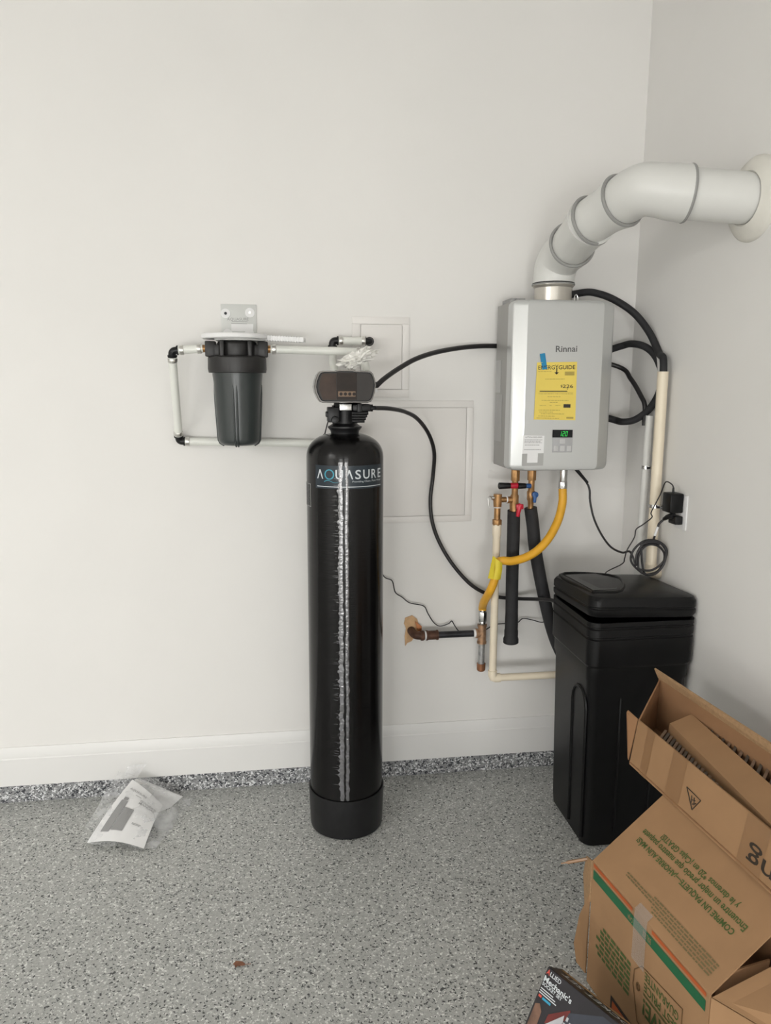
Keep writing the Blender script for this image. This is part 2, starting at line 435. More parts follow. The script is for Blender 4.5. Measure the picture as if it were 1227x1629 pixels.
# ------------------------------------------------------------------ access panels in the back wall
def access(label, fx0, fx1, fz0, fz1, dx0, dx1, dz0, dz1, proud, screw):
    t = thing('access_panel', label, 'access panel', ((fx0 + fx1) / 2, 0, fz0), 'wall access panels')
    f = MB(); y0, y1 = -0.0045, 0.0
    g = 0.0015
    f.bx((fx0, y0, fz0), (fx1, y1, dz0 - g)); f.bx((fx0, y0, dz1 + g), (fx1, y1, fz1))
    f.bx((fx0, y0, dz0 - g), (dx0 - g, y1, dz1 + g)); f.bx((dx1 + g, y0, dz0 - g), (fx1, y1, dz1 + g))
    f.build('frame', M_PANEL, t, bevel=0.0012)
    MB().loft([[(x, y, z) for x, z in rrect((dx0 + dx1) / 2, (dz0 + dz1) / 2, dx1 - dx0, dz1 - dz0, .008)] for y in (-0.0005, -proud)]).build('door', M_PANEL, t, bevel=0.0008)
    if screw: MB().cyl((dx0 + .055, -proud, dz0 - .006), (dx0 + .055, -proud - .004, dz0 - .006), .006).build('latch', M_WHITE, t)
access('small white access panel in the wall behind the control head', .272, .481, 1.496, 1.782, .304, .4535, 1.526, 1.755, .008, True)
access('large cream access panel low in the wall right of the black tank', .20, .727, 1.028, 1.484, .228, .7, 1.053, 1.457, .0055, False)

# ------------------------------------------------------------------ water softener tank
TX, TY = 0.2195, -0.287
ten = thing('water_softener', 'tall black film-wrapped softener tank with smoked control head', 'water softener', (TX, TY, 0))
zsh = 1.3093; ztop = 1.3859
prof = [(.10, .02), (.126, .03), (.1275, .2), (.1275, zsh - .05), (.1272, zsh)]
for k in range(1, 13):
    a = math.radians(90 * k / 12 * .93)
    prof.append((max(.045, .127 * math.cos(a) ** .72), zsh + (ztop - zsh) * math.sin(a)))
shell = MB().lathe((TX, TY, 0), prof, 96).build('tank_shell', M_FILM, ten, angle=60)
zb = 0.1446
MB().lathe((TX, TY, 0), [(.118, 0), (.127, .004), (.1285, .02), (.1325, zb - .004), (.1322, zb), (.1285, zb), (.1285, zb - .02)], 96, caps=False).build('base_boot', M_BLK, ten)
F0 = math.atan2(-TX, 2.77 + TY)
def cylf(r, f0, f1, z0, z1):
    def fn(u, v):
        a = F0 + math.radians(f0 + (f1 - f0) * u)
        return Vector((TX + r * math.sin(a), TY - r * math.cos(a), z0 + (z1 - z0) * v))
    return fn
zl0, zl1 = 1.2152, 1.2890
lab = cylf(.1281, -47, 68, zl0, zl1)
lb = MB().grid([[lab(u / 30, v) for u in range(31)] for v in (0, 1)]).build('brand_label', M_SLATE, ten, angle=60)
lt = cylf(.1286, -47, 68, zl0, zl1)
wt = MB()
def sub(fn, u0, u1, v0, v1): return lambda u, v: fn(u0 + (u1 - u0) * u, v0 + (v1 - v0) * v)
for ch, a, b in (('Λ', .03, .125), ('U', .29, .385), ('Λ', .41, .51), ('S', .535, .61), ('U', .64, .735), ('R', .765, .85), ('E', .885, .955)):
    if ch == 'Λ':
        f = sub(lt, a, b, .42, .82)
        wt.add([f(0, 0), f(.17, 0), f(.56, .86), f(.5, 1), f(.42, 1)], [(0, 1, 2, 3, 4)])
        wt.add([f(1, 0), f(.83, 0), f(.44, .86), f(.5, 1), f(.58, 1)], [(0, 1, 2, 3, 4)])
    else: text_on(wt, ch, sub(lt, a, b, .42, .82), .012)
text_on(wt, 'Providing Clean, Pure Water', sub(lt, .50, .96, .26, .36))
for u in range(30):
    decal(wt, lt, .03 + .93 * u / 30, .03 + .93 * (u + 1) / 30, .075, .105)
wt.build('lettering', M_LTINK, lb, smooth=False)
tl = MB(); f = sub(lt, .145, .275, .40, .84)
for k in range(36):
    a0, a1 = 2 * math.pi * k / 36, 2 * math.pi * (k + 1) / 36
    tl.add([f(.5 + .5 * math.cos(a0), .5 + .5 * math.sin(a0)), f(.5 + .5 * math.cos(a1), .5 + .5 * math.sin(a1)),
            f(.5 + .38 * math.cos(a1), .5 + .4 * math.sin(a1)), f(.5 + .38 * math.cos(a0), .5 + .4 * math.sin(a0))], [(0, 1, 2, 3)])
f = sub(lt, .14, .36, .22, .40)
for k in range(12):
    u0, u1 = k / 12, (k + 1) / 12; w = lambda u: .55 + .4 * math.sin(2.2 * math.pi * u) * (1 - u * .6)
    tl.add([f(u0, w(u0)), f(u1, w(u1)), f(u1, w(u1) - .2 * (1 - u1)), f(u0, w(u0) - .2 * (1 - u0))], [(0, 1, 2, 3)])
tl.build('emblem', M_TEAL, lb, smooth=False)
def seam_streak(fa, fb, ph, rag):
    # ragged raised ribbon on the film edge, paler and glossier to imitate the highlight streak
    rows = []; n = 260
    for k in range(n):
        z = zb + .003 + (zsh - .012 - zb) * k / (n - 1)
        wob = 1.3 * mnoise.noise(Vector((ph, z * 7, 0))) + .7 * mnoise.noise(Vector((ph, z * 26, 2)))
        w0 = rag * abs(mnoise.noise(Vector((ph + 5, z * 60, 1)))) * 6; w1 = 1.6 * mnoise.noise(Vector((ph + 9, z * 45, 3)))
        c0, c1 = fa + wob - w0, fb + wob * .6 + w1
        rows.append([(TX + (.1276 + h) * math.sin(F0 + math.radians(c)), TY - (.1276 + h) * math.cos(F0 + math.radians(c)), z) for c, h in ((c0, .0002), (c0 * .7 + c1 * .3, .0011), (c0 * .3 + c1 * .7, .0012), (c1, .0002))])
    MB().grid(rows).build('film_seam_streak', M_SEAM_GLINT, ten, angle=80)
seam_streak(-9.0, -3.4, 1.0, 1.0); seam_streak(.2, 4.6, 7.0, .25)
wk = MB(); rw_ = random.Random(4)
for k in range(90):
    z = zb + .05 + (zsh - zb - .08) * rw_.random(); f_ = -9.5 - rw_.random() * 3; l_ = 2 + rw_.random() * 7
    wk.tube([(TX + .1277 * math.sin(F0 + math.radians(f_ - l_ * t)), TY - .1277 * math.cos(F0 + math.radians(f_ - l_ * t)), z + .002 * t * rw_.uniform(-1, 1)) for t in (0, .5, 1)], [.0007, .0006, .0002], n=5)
wk.build('film_wrinkle_glints', M_SEAM_GLINT, ten)['kind'] = 'stuff'  # short wrinkles in the same pale tone, fringing the painted highlight
# bar-lined sticker on the left of the shell
st = cylf(.1282, -86, -59, 1.1495, 1.2248)
sk = MB().grid([[st(u / 6, v) for u in range(7)] for v in (0, 1)]).build('side_sticker', M_BLK, ten, angle=60)
st2 = cylf(.1286, -86, -59, 1.1495, 1.2248); bm_ = MB()
for v in (0.0, .97):
    for u in range(6): decal(bm_, st2, u / 6, (u + 1) / 6, v, v + .03)
decal(bm_, st2, .95, 1, 0, 1)
for k in range(15): decal(bm_, st2, .1, .8 - random.random() * .35, .06 + k * .06, .06 + k * .06 + random.choice((.018, .03)))
bm_.build('sticker_print', M_INKG, sk, smooth=False)
# neck, valve body
zn0 = 1.3797; zn1 = 1.4064; zv = 1.4841
MB().lathe((TX, TY, 0), [(.043, zn0 - .02), (.043, zn0), (.046, zn0 + .003), (.047, zn0 + .012), (.056, zn1 - .004), (.056, zn1), (.050, zn1 + .002), (.044, zn1 + .006), (.040, zn1 + .010)], 40).build('neck_flange', M_BLK, ten)
vb = MB().lathe((TX, TY, 0), [(.039, zn1 + .004), (.039, zv - .02), (.034, zv + .004)], 32)
for k in range(10):
    a = 2 * math.pi * k / 10 + .1
    vb.box((TX + .039 * math.sin(a), TY - .039 * math.cos(a), (zn1 + zv) / 2), (.003, .006, zv - zn1 - .02), Matrix.Rotation(a, 3, 'Z'))
vb.build('valve_body', M_BLK, ten)
yv = -.345
MB().bx((0.1978, -.352, 1.4600), (0.2359, -.30, 1.4798)).build('valve_plate', M_STEEL, ten, bevel=.001)
side = MB()
side.bx((0.2393, yv - .015, 1.4575), (0.2981, yv + .07, 1.4795))
side.bx((0.2514, yv - .025, 1.4535), (0.2677, yv + .05, 1.4835))
side.build('injector_block', M_BLK, ten, bevel=.004)
ribd = MB()
for k in range(4):
    zc = 1.4515 - k * .0085
    ribd.cyl((0.2373, yv, zc), (0.2900 - .004 * k, yv, zc), .0058, n=12)
ribd.build('meter_coil', M_BLK, ten)
MB().cyl((0.2656, yv, 1.4675), (0.3042, yv, 1.4675), .0115).cyl((0.3042, yv, 1.4675), (0.3123, yv, 1.4675), .007).build('brine_port', M_BLK, ten)
lf = MB()
lf.bx((0.1606, yv, 1.4217), (0.1971, yv + .06, 1.4695))
lf.bx((0.1547, yv + .01, 1.4377), (0.1649, yv + .04, 1.4556))
lf.cyl((0.1828, yv - .012, 1.4297), (0.1828, yv + .01, 1.4297), .012)
lf.build('inlet_block', M_BLK, ten, bevel=.003)
# control head: rounded lozenge with a smoked clear cover
hy0, hy1 = -.405, -.20
hx0, hx1 = 0.1152, 0.3090; hz0, hz1 = 1.4847, 1.5868
hc = ((hx0 + hx1) / 2, (hz0 + hz1) / 2); hw, hh = (hx1 - hx0) / 2, (hz1 - hz0) / 2
LOZ = [(-.60, -1), (.72, -1), (.84, -.93), (.90, -.75), (.97, -.3), (1, .12), (.965, .45), (.90, .78), (.84, .90), (.74, .93), (.36, .94), (.24, 1), (-.22, 1), (-.36, .94), (-.72, .93), (-.83, .88), (-.90, .70), (-.975, .3), (-1, -.05), (-.97, -.4), (-.88, -.80), (-.82, -.95), (-.74, -1)]
def loz(y, k, kz=None): return [(hc[0] + hw * x * k, y, hc[1] + hh * z * (kz or k)) for x, z in LOZ]
head = MB().loft([loz(hy1, .80), loz(hy1 - .03, .97), loz(-.36, 1.0), loz(hy0 + .014, 1.0), loz(hy0 + .004, .985), loz(hy0, .955)]).build('control_head', M_RIM, ten, angle=30)
MB().loft([loz(hy0 + .004, .95, .92), loz(hy0 - .002, .94, .905), loz(hy0 - .004, .915, .87)]).build('cover_bezel', M_BLK, head, angle=30)
LOZW = lambda k: [(hc[0] + hw * x * k, hy0 - .0045, hc[1] + hh * z * (k - .045)) for x, z in LOZ]
MB().loft([[(p[0], hy0 - .003, p[2]) for p in LOZW(.90)], LOZW(.89)]).build('smoked_cover', M_SMOKE, head, angle=30)
fy = hy0 - .0052
def hq(x0, x1, z0, z1, y=fy): return [(hc[0] + hw * x0, y, hc[1] + hh * z0), (hc[0] + hw * x1, y, hc[1] + hh * z0), (hc[0] + hw * x1, y, hc[1] + hh * z1), (hc[0] + hw * x0, y, hc[1] + hh * z1)]
MB().panel([(hc[0] + hw * x, fy, hc[1] + hh * z) for x, z in ((-.74, -.80), (-.30, -.80), (-.30, .76), (-.74, .76), (-.83, .3), (-.84, -.2))], .001).build('left_window', M_SMOKEL, head, smooth=False)
MB().panel(hq(-.29, .36, -.80, .80), .001).build('screen', M_SMOKED, head, smooth=False)
MB().panel(hq(-.24, .31, -.62, -.30, fy - .0008), .001).build('button_strip', M_BTN, head, smooth=False)
for k in range(4):
    x = hc[0] + hw * (-.155 + k * .14); z = hc[1] + hh * -.46
    MB().cyl((x, fy - .0005, z), (x, fy - .003, z), .0052, n=16).build('button', M_SMOKED, head)
MB().cyl((0.2909, -.33, 1.5352), (0.3256, -.30, 1.5412), .010).build('drain_port', M_BLK, ten)

# ------------------------------------------------------------------ filter housing on the wall
FY = -.135
FX = -0.1294
flt = thing('filter_housing', 'dark grey whole-house filter canister hanging from a white bracket', 'water filter', (FX, FY, 1.3329))
zh1, zh0 = 1.6827, 1.6331; zr0 = 1.5790; zs0 = 1.3329
hd = MB().lathe((FX, FY, 0), [(.062, zh0 - .01), (.066, zh0), (.066, zh1 - .008), (.060, zh1)], 40)
for s in (-1, 1):
    hd.bx((FX + s * .086 - .017, FY - .03, zh0 - .002), (FX + s * .086 + .017, FY + .03, zh1 - .001))
    hd.bx((FX + s * .045 - .007, FY - .074, zh0 - .004), (FX + s * .045 + .007, FY + .06, zh1))
hd.bx((FX - .075, FY - .03, zh0), (FX + .075, FY + .03, zh1 - .012))
hd.build('head', M_CAP, flt, bevel=.0035)
MB().lathe((FX, FY, 0), [(.080, zh0 + .001), (.092, zh0 - .001), (.0965, zh0 - .006), (.0975, zr0 + .012), (.0955, zr0), (.084, zr0 - .001)], 56).build('collar_ring', M_CAP, flt)
sp = [(.083, zr0 + .004), (.0835, zr0 - .006), (.0805, zr0 - .03)]
Hs = zr0 - zs0
for k in range(1, 8): sp.append((.0805 - .010 * k / 7, zr0 - .03 - (Hs - .055) * k / 7))
for k in range(1, 7):
    a = math.radians(15 * k); sp.append((.0705 - .022 * (1 - math.cos(a)), zs0 + .025 - .022 * math.sin(a)))
sp.append((.02, zs0 + .002))
sump = MB().lathe((FX, FY, 0), sp[::-1], 64).build('sump', M_SUMP, flt, angle=50)
FA = math.atan2(-FX, 2.77 + FY)
for q in range(4):
    for d in (-4.2, 4.2):
        a = math.atan2(FX, 2.77 + FY) * 1.0 + math.radians(-2 + 90 * q + d)
        sx, sy = math.sin(a), -math.cos(a)
        rb = [(FX + sx * (.0795 - .0095 * t), FY + sy * (.0795 - .0095 * t), zr0 - .04 - (Hs - .06) * t) for t in [k / 6 for k in range(7)]]
        rb += [(FX + sx * .064, FY + sy * .064, zs0 + .010), (FX + sx * .052, FY + sy * .052, zs0 + .001)]
        MB().tube(rb, [.001, .003] + [.0038] * 5 + [.0045, .003], n=8).build('rib', M_SUMP, sump)
# bracket
bx0, bx1 = -0.1877, -0.0653; bz1 = 1.8165; bz0 = 1.6855
br = MB().bx((bx0, -.004, bz0), (bx1, 0, bz1)).bx((bx0 - .01, -.2, zh1 + .0005), (bx1 + .03, -.001, zh1 + .0045))
br = br.build('bracket', M_ZINC if False else mat('white_bracket', (.62, .63, .61), .3, var=.03), flt, bevel=.0012)
SCR = [(-0.1714, -0.0050, 1.7847), (-0.0880, -0.0050, 1.7883), (-0.1659, -0.0050, 1.7152), (-0.0909, -0.0050, 1.7162)]
for k, p in enumerate(SCR):
    w_ = MB().cyl((p[0], -.004, p[2]), (p[0], -.0065, p[2]), .0165, n=24).build('washer', M_WHITE, br)
    MB().cyl((p[0], -.006, p[2]), (p[0], -.0085, p[2]), .005, n=10).build('screw', M_IRON if k == 0 else M_ZINC, br)
t_ = MB(); text_on(t_, 'AQUASURE', plane_fn((-0.1668, -0.0046, 1.7592), (-0.0931, -0.0046, 1.7604), (-0.1664, -0.0046, 1.7699)))
for a, b in (((-0.1530, -0.0046, 1.7509), (-0.0988, -0.0046, 1.7500)), ((-0.1506, -0.0046, 1.7571), (-0.0964, -0.0046, 1.7567))):
    decal(t_, plane_fn(a, b, (a[0], a[1], a[2] + .0014)), 0, 1, 0, 1)
t_.build('lettering', M_INKG, br, smooth=False)
sl = MB().panel([(-0.1537, -0.0046, 1.7240), (-0.0776, -0.0046, 1.7251), (-0.0770, -0.0046, 1.7499), (-0.1530, -0.0046, 1.7487)], .0003).build('info_sticker', M_WHITE, br, smooth=False)
for s in (-1, 1):
    MB().cyl((FX + s * .100, FY, (zh0 + zh1) / 2), (FX + s * .114, FY, (zh0 + zh1) / 2), .0125).build('port_nipple', M_BRASS, flt)
# wrench lying on the bracket
zw = zh1 + .0055
wr = thing('filter_wrench', 'white plastic filter wrench resting on top of the filter bracket', 'wrench', (FX, FY, zw))
rg = MB(); N = 48
ring = []
for (R_, z_) in ((.105, zw), (.108, zw + .003), (.108, zw + .013), (.105, zw + .016), (.078, zw + .016), (.074, zw + .013), (.074, zw + .003), (.078, zw)):
    ring.append([(FX - .005 + R_ * math.cos(2 * math.pi * k / N), FY - .025 + R_ * math.sin(2 * math.pi * k / N) * .9, z_) for k in range(N)])
ring.append(ring[0]); rg.loft(ring, caps=False).build('ring', M_WHITE, wr)
h0 = (-0.0637, -0.1500, 1.6950); h1 = (0.0955, -0.2000, 1.6860)
hv = Vector(h1) - Vector(h0); ha = math.atan2(hv.y, hv.x)
Rh = Matrix.Rotation(ha, 3, 'Z') @ Matrix.Rotation(-math.atan2(hv.z, Vector((hv.x, hv.y)).length), 3, 'Y')
hb = MB().box((Vector(h0) + Vector(h1)) / 2, (hv.length, .026, .0165), Rh)
hb.build('handle', M_WHITE, wr, bevel=.003)
hr = MB()
for k in range(15):
    c = Vector(h0) + hv * (.12 + .055 * k); hr.box(c, (.003, .028, .019), Rh)
hr.build('grip_ribs', M_WHITE, wr)

# ------------------------------------------------------------------ white water pipes with black elbows and crimp rings
PR = .0138
def crimp(c, axis, parent, r=PR):
    c = Vector(c); a = Vector(axis).normalized()
    MB().cyl(c - a * .0065, c + a * .0065, r + .0028, n=20).build('crimp_ring', M_ZINC, parent, bevel=.001)
def elbow(p, a, b, parent, r=.0125, ln=.022, mt=None):
    p = Vector(p); a = Vector(a).normalized() * ln; b = Vector(b).normalized() * ln
    pts = [p + a] + [p + a * (1 - t) ** 2 * .55 + b * t ** 2 * .55 for t in [k / 6 for k in range(7)]] + [p + b]
    MB().tube(pts, r, n=16).build('elbow', mt or M_BLK, parent)
    for d in (a, b): MB().cyl(p + d * .72, p + d * .95, r + .0035, n=16).build('elbow_collar', mt or M_BLK, parent)
zp = (zh0 + zh1) / 2
e1 = (-0.3422, -0.1350, 1.6495); e2 = (-0.3440, -0.0300, 1.3416)
lp = thing('bypass_pipe', 'white water pipe looping left of the filter and down behind the tank', 'pipe', (e2[0], -.03, e2[2]))
pA = Vector((FX - .112, FY, zp)); E1 = Vector((e1[0], FY, e1[2])); E2 = Vector(e2); E3 = Vector((TX, -.03, 1.3289))
MB().cyl(pA, E1 + (pA - E1).normalized() * .018, PR).build('pipe', M_PEX, lp)
MB().cyl(E1 + (E2 - E1).normalized() * .018, E2 + (E1 - E2).normalized() * .018, PR).build('pipe', M_PEX, lp)
MB().cyl(E2 + (E3 - E2).normalized() * .018, E3, PR).build('pipe', M_PEX, lp)
MB().tube(smooth_path([E3, E3 + Vector((.03, 0, .012)), E3 + Vector((.045, -.02, .06)), (TX + .03, TY + .08, zv + .02)], 5), PR).build('pipe', M_PEX, lp)
elbow(E1, pA - E1, E2 - E1, lp); elbow(E2, E1 - E2, E3 - E2, lp)
dx = (pA - E1).normalized(); crimp(pA - dx * .012, dx, lp); crimp(E1 + dx * .032, dx, lp)
dz = (E2 - E1).normalized(); crimp(E1 + dz * .032, dz, lp); crimp(E2 - dz * .030, dz, lp)
dx = (E3 - E2).normalized(); crimp(E2 + dx * .030, dx, lp)
up = thing('filter_outlet_pipe', 'white water pipe running right from the filter to the control head', 'pipe', (FX + .112, FY, zp - PR))
pB = Vector((FX + .112, FY, zp)); pC = Vector((0.2840, -0.1400, 1.6517))
MB().cyl(pB, pC, PR).build('pipe', M_PEX, up)
dx = (pC - pB).normalized(); crimp(pB + dx * .012, dx, up); crimp(pC - dx * .004, dx, up)
elbow(pC + dx * .012, -dx, (0, -.35, -1), up)
MB().cyl(pC + dx * .012 + Vector((0, -.006, -.018)), (pC.x + .012, TY + .03, hz1 - .01), PR).build('pipe', M_PEX, up)
sp_ = thing('supply_stub_pipe', 'short white pipe stub elbowing into the wall above the control head', 'pipe', (0.1972, -.06, 1.6))
s1 = Vector((0.1973, -0.0600, 1.6930)); s2 = Vector((0.3306, -0.0600, 1.6946)); s2.z = s1.z
dx = (s2 - s1).normalized()
MB().cyl(s1 + dx * .018, s2 - dx * .016, PR).build('pipe', M_PEX, sp_)
elbow(s1, dx, (0, 0, -1), sp_); elbow(s2, -dx, (0, 1, 0), sp_)
MB().cyl(s2 + Vector((0, .02, 0)), (s2.x, -.0085, s2.z), .0125).build('wall_stub', M_BLK, sp_)
crimp(s1 + dx * .030, dx, sp_); crimp(s2 - dx * .024, dx, sp_); crimp(s1 - Vector((0, 0, .028)), (0, 0, 1), sp_)
crimp(s2 + Vector((0, .03, 0)), (0, 1, 0), sp_)
MB().tube(smooth_path([s1 - Vector((0, 0, .018)), s1 - Vector((0, 0, .07)), (s1.x + .005, -.12, hz1 - .005), (TX - .02, TY + .07, hz1 - .03)], 5), PR).build('pipe', M_PEX, sp_)

# crumpled tissue on the control head
rnd = random.Random(3)
tb = bmesh.new(); bmesh.ops.create_icosphere(tb, subdivisions=4, radius=1.0)
tc0 = Vector((0.2554, -0.3300, 1.6180)); tmb = MB()
for v in tb.verts:
    d = v.co.normalized(); n1 = mnoise.noise(d * 2.3 + Vector((3.1, 0, 0))); n2 = mnoise.ridged_multi_fractal(d * 3.2, .9, 2.1, 4, .9, 2.0) if False else abs(mnoise.noise(d * 5.5))
    r_ = 1 + .55 * n1 - .55 * n2 + .25 * mnoise.noise(d * 11)
    v.co = d * r_
ex = Vector((.985, 0, .17))
vs = []
for v in tb.verts:
    c = v.co; vs.append(tc0 + ex * (c.x * .062) + Vector((0, c.y * .040, c.z * .026)) + Vector((0, 0, .012 * (c.x > .2))))
zmin = hz1 - .002
vs = [Vector((p.x, p.y, max(p.z, zmin))) for p in vs]
tmb.add(vs, [tuple(v.index for v in f.verts) for f in tb.faces]); tb.free()
tag(tmb.build('tissue', M_TISSUE, angle=25), 'crumpled white tissue wad lying on top of the control head', 'tissue')

# ------------------------------------------------------------------ tankless water heater
HX0, HX1 = .797, 1.163; HZ0, HZ1 = 1.247, 1.827; HC = (HX0 + HX1) / 2
FYF = -.245
wh = thing('water_heater', 'silver wall-hung tankless water heater with yellow energy label', 'water heater', (HC, 0, HZ0))
MB().loft([[(x, y, z) for x, y in rrect(HC, -.105, HX1 - HX0 - .006, .15, .008)] for z in (HZ0 + .004, HZ1 - .004)]).build('case', M_CASE, wh, bevel=.002)
for z_ in (HZ0 + .08, HZ1 - .11): MB().bx((HC - .13, -.04, z_), (HC + .13, 0, z_ + .03)).build('mounting_bracket', M_GALV, wh)
sec = [(0, -.176), (0, -.214), (.0008, -.2195), (.0035, -.2245), (.008, -.2282), (.042, -.2425), (.0445, -.2438), (.048, -.245)]
W_ = HX1 - HX0
full = sec + [(W_ - x, y) for x, y in sec[::-1]]
rings = []; rc = .020
for z, ins, yin in [(HZ0, rc, .004)] + [(HZ0 + rc * (1 - math.cos(math.radians(a))), rc * (1 - math.sin(math.radians(a))), .004 * (1 - math.sin(math.radians(a)))) for a in (25, 45, 65, 90)] + \
        [(HZ1 - rc * (1 - math.cos(math.radians(a))), rc * (1 - math.sin(math.radians(a))), .004 * (1 - math.sin(math.radians(a)))) for a in (90, 65, 45, 25)] + [(HZ1, rc, .004)]:
    k = (W_ - 2 * ins) / W_
    rings.append([(HC + (HX0 + x - HC) * k, y + (yin if y < -.2 else 0), z) for x, y in full])
MB().loft(rings).build('front_cover', M_SILVER, wh, angle=16)
yf = FYF - .0006
# lettering and stickers on the front
b_ = MB(); text_on(b_, 'Rinnai', plane_fn((0.9474, -0.2456, 1.6535), (1.0238, -0.2456, 1.6557), (0.9471, -0.2456, 1.6747)), .012)
b_.build('brand_lettering', M_INKG if False else mat('dark_grey_ink', (.10, .10, .10), .5), wh, smooth=False)
el = MB().panel([(0.8776, -0.2470, 1.4249), (1.0277, -0.2470, 1.4224), (1.0247, -0.2475, 1.6221), (0.8822, -0.2475, 1.6187)], .0006).build('energy_label', M_YLBL, wh, smooth=False)
q = [Vector(p) for p in ((0.8775, -0.2472, 1.4249), (1.0277, -0.2472, 1.4224), (1.0246, -0.2478, 1.6220), (0.8821, -0.2478, 1.6187))]
def ef(u, v):
    p = q[0] * (1 - u) * (1 - v) + q[1] * u * (1 - v) + q[2] * u * v + q[3] * (1 - u) * v
    return p + Vector((0, -.0004, 0))
ei = MB()
for st_, a, b, lo, hi in (('ENERG', .035, .445, .875, .945), ('Y', .452, .53, .86, .955), ('GUIDE', .54, .955, .875, .945), ('226', .66, .92, .555, .615), ('$', .61, .655, .56, .61)):
    text_on(ei, st_, sub(ef, a, b, lo, hi), .006)
decal(ei, ef, .483, .507, .80, .90)
ei.add([ef(.44, .825), ef(.55, .825), ef(.495, .785)], [(0, 2, 1)])
decal(ei, ef, .10, .78, .492, .506); ei.add([ef(.76, .545), ef(.80, .545), ef(.78, .525)], [(0, 2, 1)])
decal(ei, ef, .70, .87, .215, .275)
ei.build('label_print', M_INK, el, smooth=False)
fp = MB()
rr = random.Random(11)
for v, a, b in ((.835, .04, .38), (.705, .22, .70), (.45, .08, .92), (.40, .30, .62), (.335, .16, .82), (.30, .36, .55), (.245, .12, .28), (.245, .36, .42), (.245, .50, .62), (.165, .10, .62), (.13, .12, .45), (.10, .16, .72), (.06, .10, .5), (.025, .06, .60)):
    u = a
    while u < b:
        l = rr.uniform(.02, .08); decal(fp, ef, u, min(b, u + l), v, v + .009); u += l + .012
decal(fp, ef, .70, .94, .77, .835); decal(fp, ef, .78, .95, .025, .055)
decal(fp, ef, .08, .92, .475, .479)
fp.build('fine_print', M_INKL, el, smooth=False)
MB().panel([(0.9008, -0.2484, 1.5936), (0.9185, -0.2484, 1.5969), (0.9092, -0.2464, 1.6505), (0.8908, -0.2464, 1.6472)], .0004).build('blue_tape', M_TAPE, wh, smooth=False)
cp = MB().bx((0.9490, -.2475, 1.3109), (1.0209, -.243, 1.3898)).build('control_panel', mat('panel_grey', (.40, .40, .41), .35), wh, bevel=.001)
MB().panel([(0.9471, -0.2480, 1.3629), (1.0199, -0.2480, 1.3625), (1.0195, -0.2480, 1.3891), (0.9473, -0.2480, 1.3894)], .0006).build('display', M_LCD, cp, smooth=False)
dg = MB(); seg = {'1': 'bc', '2': 'abged', '0': 'abcdef'}
df = plane_fn((0.9701, -0.2487, 1.3672), (1.0022, -0.2487, 1.3670), (0.9724, -0.2487, 1.3841))
for k, ch in enumerate('120'):
    o_ = .02 + k * .34
    boxes = {'a': (0, .22, .90, 1), 'g': (0, .22, .45, .55), 'd': (0, .22, 0, .10), 'b': (.185, .225, .52, 1), 'c': (.185, .225, 0, .48), 'f': (-.005, .035, .52, 1), 'e': (-.005, .035, 0, .48)}
    for s_ in seg[ch]:
        u0, u1, v0, v1 = boxes[s_]; decal(dg, df, o_ + u0, o_ + u1, v0, v1)
dg.build('green_digits', M_GREEN, cp, smooth=False)
BT = [((0.9739, -0.2480, 1.3408), (0.9937, -0.2480, 1.3571)), ((0.9528, -0.2480, 1.3147), (0.9696, -0.2480, 1.3343)), ((0.9762, -0.2480, 1.3145), (0.9937, -0.2480, 1.3341)), ((1.0010, -0.2480, 1.3143), (1.0173, -0.2480, 1.3340))]
for a, b in BT:
    MB().bx((a[0], -.2484, a[2]), (b[0], -.2470, b[2])).build('button', mat('button_grey', (.52, .52, .52), .35), cp, bevel=.0006)
stk = MB().panel([(0.8403, -0.2464, 1.2640), (0.9175, -0.2464, 1.2654), (0.9185, -0.2464, 1.3690), (0.8415, -0.2464, 1.3709)], .0006).build('notice_sticker', M_WHITE, wh, smooth=False)
MB().panel([(0.8402, -0.2468, 1.2640), (0.9173, -0.2468, 1.2654), (0.9179, -0.2468, 1.3083), (0.8402, -0.2468, 1.3072)], .0002).build('grey_band', M_GREYLBL, stk, smooth=False)
MB().panel([(0.8582, -0.2472, 1.2753), (0.8965, -0.2472, 1.2756), (0.8970, -0.2472, 1.3133), (0.8589, -0.2472, 1.3136)], .0003).build('code_square', M_WHITE, stk, smooth=False)
sf = plane_fn((0.8401, -0.2467, 1.3111), (0.9174, -0.2467, 1.3105), (0.8414, -0.2467, 1.3709)); sn = MB()
text_on(sn, 'ACTION REQUIRED', sub(sf, .1, .9, .84, .93), .02)
for v, a, b in ((.72, .08, .9), (.64, .08, .84), (.56, .08, .9), (.42, .1, .8), (.15, .08, .86)):
    u = a
    while u < b:
        l = rr.uniform(.03, .10); decal(sn, sf, u, min(b, u + l), v, v + .035); u += l + .02
sn.build('sticker_print', M_INKG, stk, smooth=False)
# stickers on the left flank
xl = HX0 + .0026
def flank(py0, py1, y0, y1, z0, z1, mt, nm): MB().panel([(xl, y0, z0), (xl, y1, z0), (xl, y1, z1), (xl, y0, z1)][::-1], .0005).build(nm, mt, wh, smooth=False)
flank(0, 0, -.04, -.10, 1.515, 1.63, M_GREYLBL if False else mat('flank_label', (.44, .44, .43), .4), 'flank_label')
flank(0, 0, -.04, -.125, 1.34, 1.508, mat('flank_label_dark', (.36, .355, .345), .4), 'flank_label')
